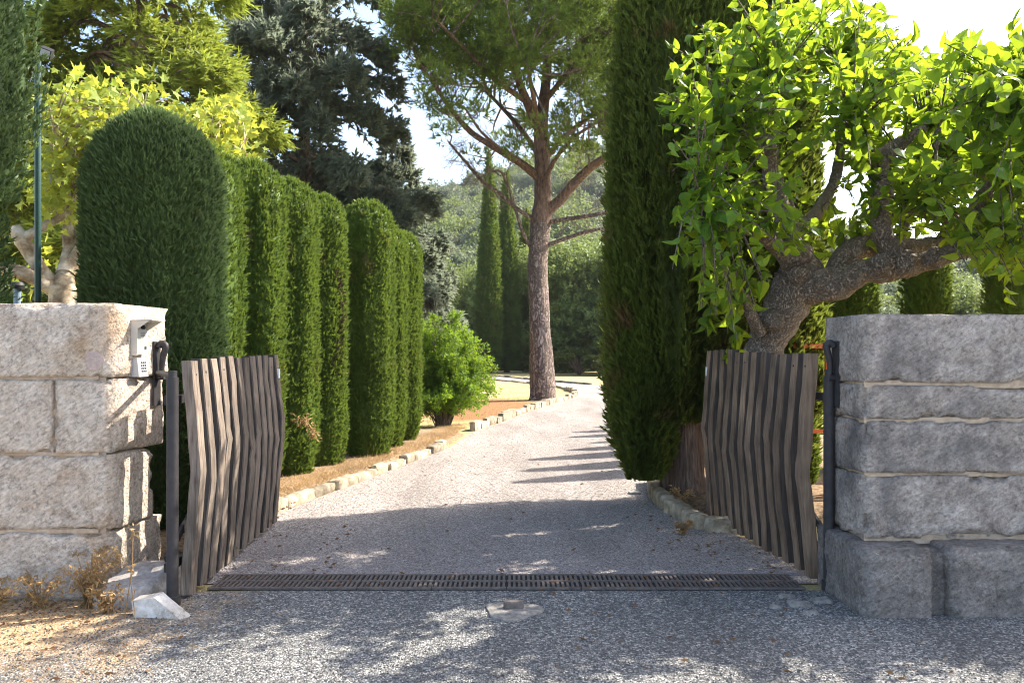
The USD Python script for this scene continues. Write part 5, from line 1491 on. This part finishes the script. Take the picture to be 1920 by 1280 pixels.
part(t, 'cap', tube([(0.03, 0, P(0, 541, 8)[2]), (0.03, 0, P(0, 535, 8)[2]), (0.03, 0, P(0, 529, 8)[2])], [0.065, 0.07, 0.05], 14), IRON, smooth=40)

t = thing('orange_railing', 'orange painted metal railing behind the hinge of the right gate', 'railing')
d = 8.0
a, b = P(1490, 649, d), P(1760, 649, d + 0.4)
part(t, 'top_rail', bar(a, b, 0.05, 0.045), ORANGE)
part(t, 'lower_rail', bar(a * [1, 1, 0] + [0, 0, 0.72], b * [1, 1, 0] + [0, 0, 0.72], 0.03, 0.035), ORANGE)
for u in (0.02, 0.215, 0.41, 0.6, 0.8, 0.98):
    p = a + (b - a) * u
    part(t, 'post', bar((p[0], p[1], 0), (p[0], p[1], p[2] - 0.026), 0.035, 0.035, up=(0, 1, 0)), ORANGE)

# ---------------------------------------------------------------- dry weeds, grass tufts, litter, loose pebbles
def weed(label, c, n, h, rng, spread, group=None):
    t = thing('dry_weed', label, 'weed', tuple(map(float, c)), 0, group)
    stems, bits, bd = [], [], []
    for k in range(n):
        az, L = rng.uniform(0, 2 * PI), h * rng.uniform(0.4, 1.1)
        o = np.array([math.cos(az), math.sin(az) * 0.7, 0]) * spread * rng.uniform(0.2, 1)
        p = spline([(rng.normal(0, .03), rng.normal(0, .02), -0.01), o * 0.45 * L / h + [0, 0, L * 0.6], o * L / h + [0, 0, L], o * 1.25 * L / h + [0, 0, L * rng.uniform(0.75, 1.1)]], 10)
        stems.append(tube(p, np.linspace(0.0032, 0.0012, 10), 4, cap=False))
        for _ in range(14):
            i = rng.integers(2, 10)
            bits.append(p[i] + rng.normal(0, 0.012, 3)), bd.append(rng.normal(size=3) + [0, 0, 0.2])
        for _ in range(8):
            bits.append(p[9] + rng.normal(0, 0.012, 3)), bd.append(rng.normal(size=3))
    part(t, 'stems', cat(stems), STRAW, kind='stuff')
    part(t, 'dry_leaves', scatter(small_leaf(0.5), np.array(bits), np.array(bd), rng.uniform(0.012, 0.04, len(bits)), rng), STRAW, kind='stuff')
    return t


rngw = np.random.default_rng(2)
weed('tall tangled dry weed against the left wall near its corner', (-2.50, 4.72, 0), 34, 0.30, rngw, 0.19)
weed('dry weed with bent stalks further left along the wall foot', (-2.78, 4.70, 0), 14, 0.19, rngw, 0.24)
weed('dry weed close to the white broken slab', (-2.33, 4.62, 0), 14, 0.15, rngw, 0.12)
weed('single tall dry seed stalk in front of the white slab', (-2.14, 4.50, 0), 2, 0.50, rngw, 0.02)
weed('faded low weed far left under the wall', (-3.02, 4.70, 0), 12, 0.14, rngw, 0.15)
weed('dry tuft at the foot of the right gate', (1.42, 6.6, 0), 10, 0.10, rngw, 0.08)
weed('straw tuft beside the curved right kerb', (1.62, 7.65, 0.05), 12, 0.16, rngw, 0.14)


def strew(name, label, cat_, pts, proto, size, mat, rng, flat=0.25, up=0.0):
    n = len(pts)
    d = rng.normal(size=(n, 3)) * [1, 1, flat] + [0, 0, up]
    roll = np.array([0, 0, 1.0]) + rng.normal(size=(n, 3)) * 0.3
    return single(name, scatter(proto, pts, d, size * rng.uniform(0.5, 1.4, n), rng, roll=np.cross(d, roll)), mat, label, cat_, kind='stuff')


def spots(rng, n, x0, x1, y0, y1, z, where=None):
    p = np.stack([rng.uniform(x0, x1, n), rng.uniform(y0, y1, n), np.full(n, z)], 1)
    if where is not None:
        p = p[where(p)]
    return p


# straw and needles on the verge left of the gateway
dens = lambda p: rngw.random(len(p)) < np.clip((-1.5 - p[:, 0]) * 0.9 + (p[:, 1] - 3.9) * 0.25, 0, 1) * (0.25 + 1.5 * np.clip(meshkit.fbm(p * 2.2, 3, 4) - 0.35, 0, 1))
needle = (np.array([(-0.02, 0, 0), (0.02, 0, 0), (0.012, 0.02, 1), (0, 0.03, 0.5)]), np.array([[0, 1, 2], [0, 2, 3]]))
strew('straw_litter', 'dry straw and needles strewn over the verge at the left', 'litter', spots(rngw, 16000, -3.6, -0.8, 3.3, 4.86, 0.012, dens), needle, 0.05, STRAW, rngw)
strew('dead_leaves', 'brown dead leaves scattered over the left verge and under the gates', 'litter', np.vstack([spots(rngw, 800, -3.6, -1.0, 3.4, 4.84, 0.014, dens), spots(rngw, 60, 0.2, 2.2, 3.6, 5.0, 0.014), spots(rngw, 90, -1.2, 1.6, 6.0, 12.0, 0.016), spots(rngw, 120, 1.2, 2.1, 5.4, 7.4, 0.016), spots(rngw, 200, -2.6, -2.0, 5, 7.5, 0.10), spots(rngw, 70, -1.9, 1.9, 5.02, 5.42, 0.027), spots(rngw, 80, -1.95, -1.2, 5.2, 7.0, 0.016), spots(rngw, 160, 1.5, 2.6, 7.0, 8.2, 0.08)]),
      LEAF['small'], 0.035, LITTER, rngw)
band = spline(INNER, 300)
tt = unit(np.gradient(band, axis=0))
nn = np.stack([-tt[:, 1], tt[:, 0]], 1)
sel = np.where((band[:, 1] > 6.8) & (band[:, 1] < 15.2))[0]
i = rngw.choice(sel, 5200)
off = rngw.uniform(0.16, 0.6, 5200) ** 1.0
p = np.column_stack([band[i] + nn[i] * off[:, None] + rngw.normal(0, 0.06, (5200, 2)), np.full(5200, 0.10)])
single('verge_grass', scatter(blades(4, 0.9, 0.05, 9, stem=0.0, lo=0.6, hi=1.0, tri=True), p, np.array([0, 0, 1.0]) + rngw.normal(size=(5200, 3)) * 0.4, rngw.uniform(0.03, 0.09, 5200), rngw), STRAW, 'short dry grass behind the left kerb', 'grass', kind='stuff')
# lawn tufts near enough to read
m = 9000
p = np.stack([rngw.uniform(-9, 4.5, m), 15 + 26 * rngw.random(m) ** 1.3, np.zeros(m)], 1)
ix = np.interp(p[:, 1], band[:, 1], band[:, 0])
p = p[(p[:, 0] < ix - 0.3)]
single('lawn_grass', scatter(blades(4, 0.9, 0.09, 19, stem=0.0, lo=0.6, hi=1.0, tri=True), p, np.array([0, 0, 1.0]) + rngw.normal(size=p.shape) * 0.4, rngw.uniform(0.04, 0.10, len(p)), rngw), STRAW, 'sparse dry grass on the lawn round the pine', 'grass', kind='stuff')

# loose stones lying on the gravel
peb = (np.array([(.5, .05, 0), (-.5, -.04, .02), (.03, .42, 0), (-.05, -.42, .03), (.08, .04, .3), (-.05, 0, -.3)]), np.array([(0, 2, 4), (2, 1, 4), (1, 3, 4), (3, 0, 4), (2, 0, 5), (1, 2, 5), (3, 1, 5), (0, 3, 5)]))


def pebble_look(name, cols):
    return look(name, {'g': ('geometry', {}), 'r': ('rgb_ramp', {'ramp': cols}), 'p': ('principled_bsdf', {'roughness': 0.85})}, [('g.random_per_island', 'r.fac'), ('r.color', 'p.base_color')], 'p.BSDF')


def pebbles(name, label, pts, size, mat, rng):
    n = len(pts)
    d = np.array([0, 0, 1.0]) + rng.normal(size=(n, 3)) * 0.35
    return single(name, scatter(peb, pts, d, size * rng.uniform(0.5, 1.6, n), rng), mat, label, 'gravel', kind='stuff')


PEB_F = pebble_look('forecourt_pebbles', [(0, (0.09, 0.09, 0.09)), (0.5, (0.21, 0.21, 0.206)), (0.85, (0.36, 0.352, 0.335)), (1, (0.64, 0.61, 0.565))])
PEB_D = pebble_look('drive_pebbles', [(0, (0.27, 0.23, 0.22)), (0.5, (0.42, 0.37, 0.35)), (1, (0.68, 0.63, 0.60))])
y = 3.3 + 1.75 * rngw.random(13000) ** 1.2
pebbles('loose_gravel', 'loose blue-grey stones over the gravel in front of the gateway', np.stack([rngw.uniform(-0.72, 0.72, 13000) * y, y, np.full(13000, 0.006)], 1), 0.0115, PEB_F, rngw)
y = 5.4 + 22 * rngw.random(22000) ** 2.6
xl, xr = np.interp(y, band[:, 1], band[:, 0]), np.interp(y, outer_s[:, 1], outer_s[:, 0])
pebbles('loose_gravel', 'loose pinkish stones over the drive beyond the drain', np.stack([xl + (xr - xl) * rngw.random(22000), y, np.full(22000, 0.010)], 1), 0.014, PEB_D, rngw)
# lumps of broken paving and earth by the right post
for k, (px, py, s) in enumerate(((1500, 1135, .07), (1540, 1128, .06), (1475, 1120, .05), (1455, 1140, .04), (1520, 1150, .045))):
    c = G(px, py)
    single('broken_paving', rock(c + [-s, -s * .7, -0.03], c + [s, s * .7, 0.022], seg=0.012, r=0.024, amp=0.02, freq=13, seed=200 + k), RUBBLE,
           ['largest flat lump of broken paving before the right gate post', 'lump of broken paving touching the right gate post', 'small lump of paving at the right end of the drain', 'smallest chip of paving left of the others by the right gate', 'chip of paving nearest to the camera by the right gate post'][k], 'paving lump', smooth=50)
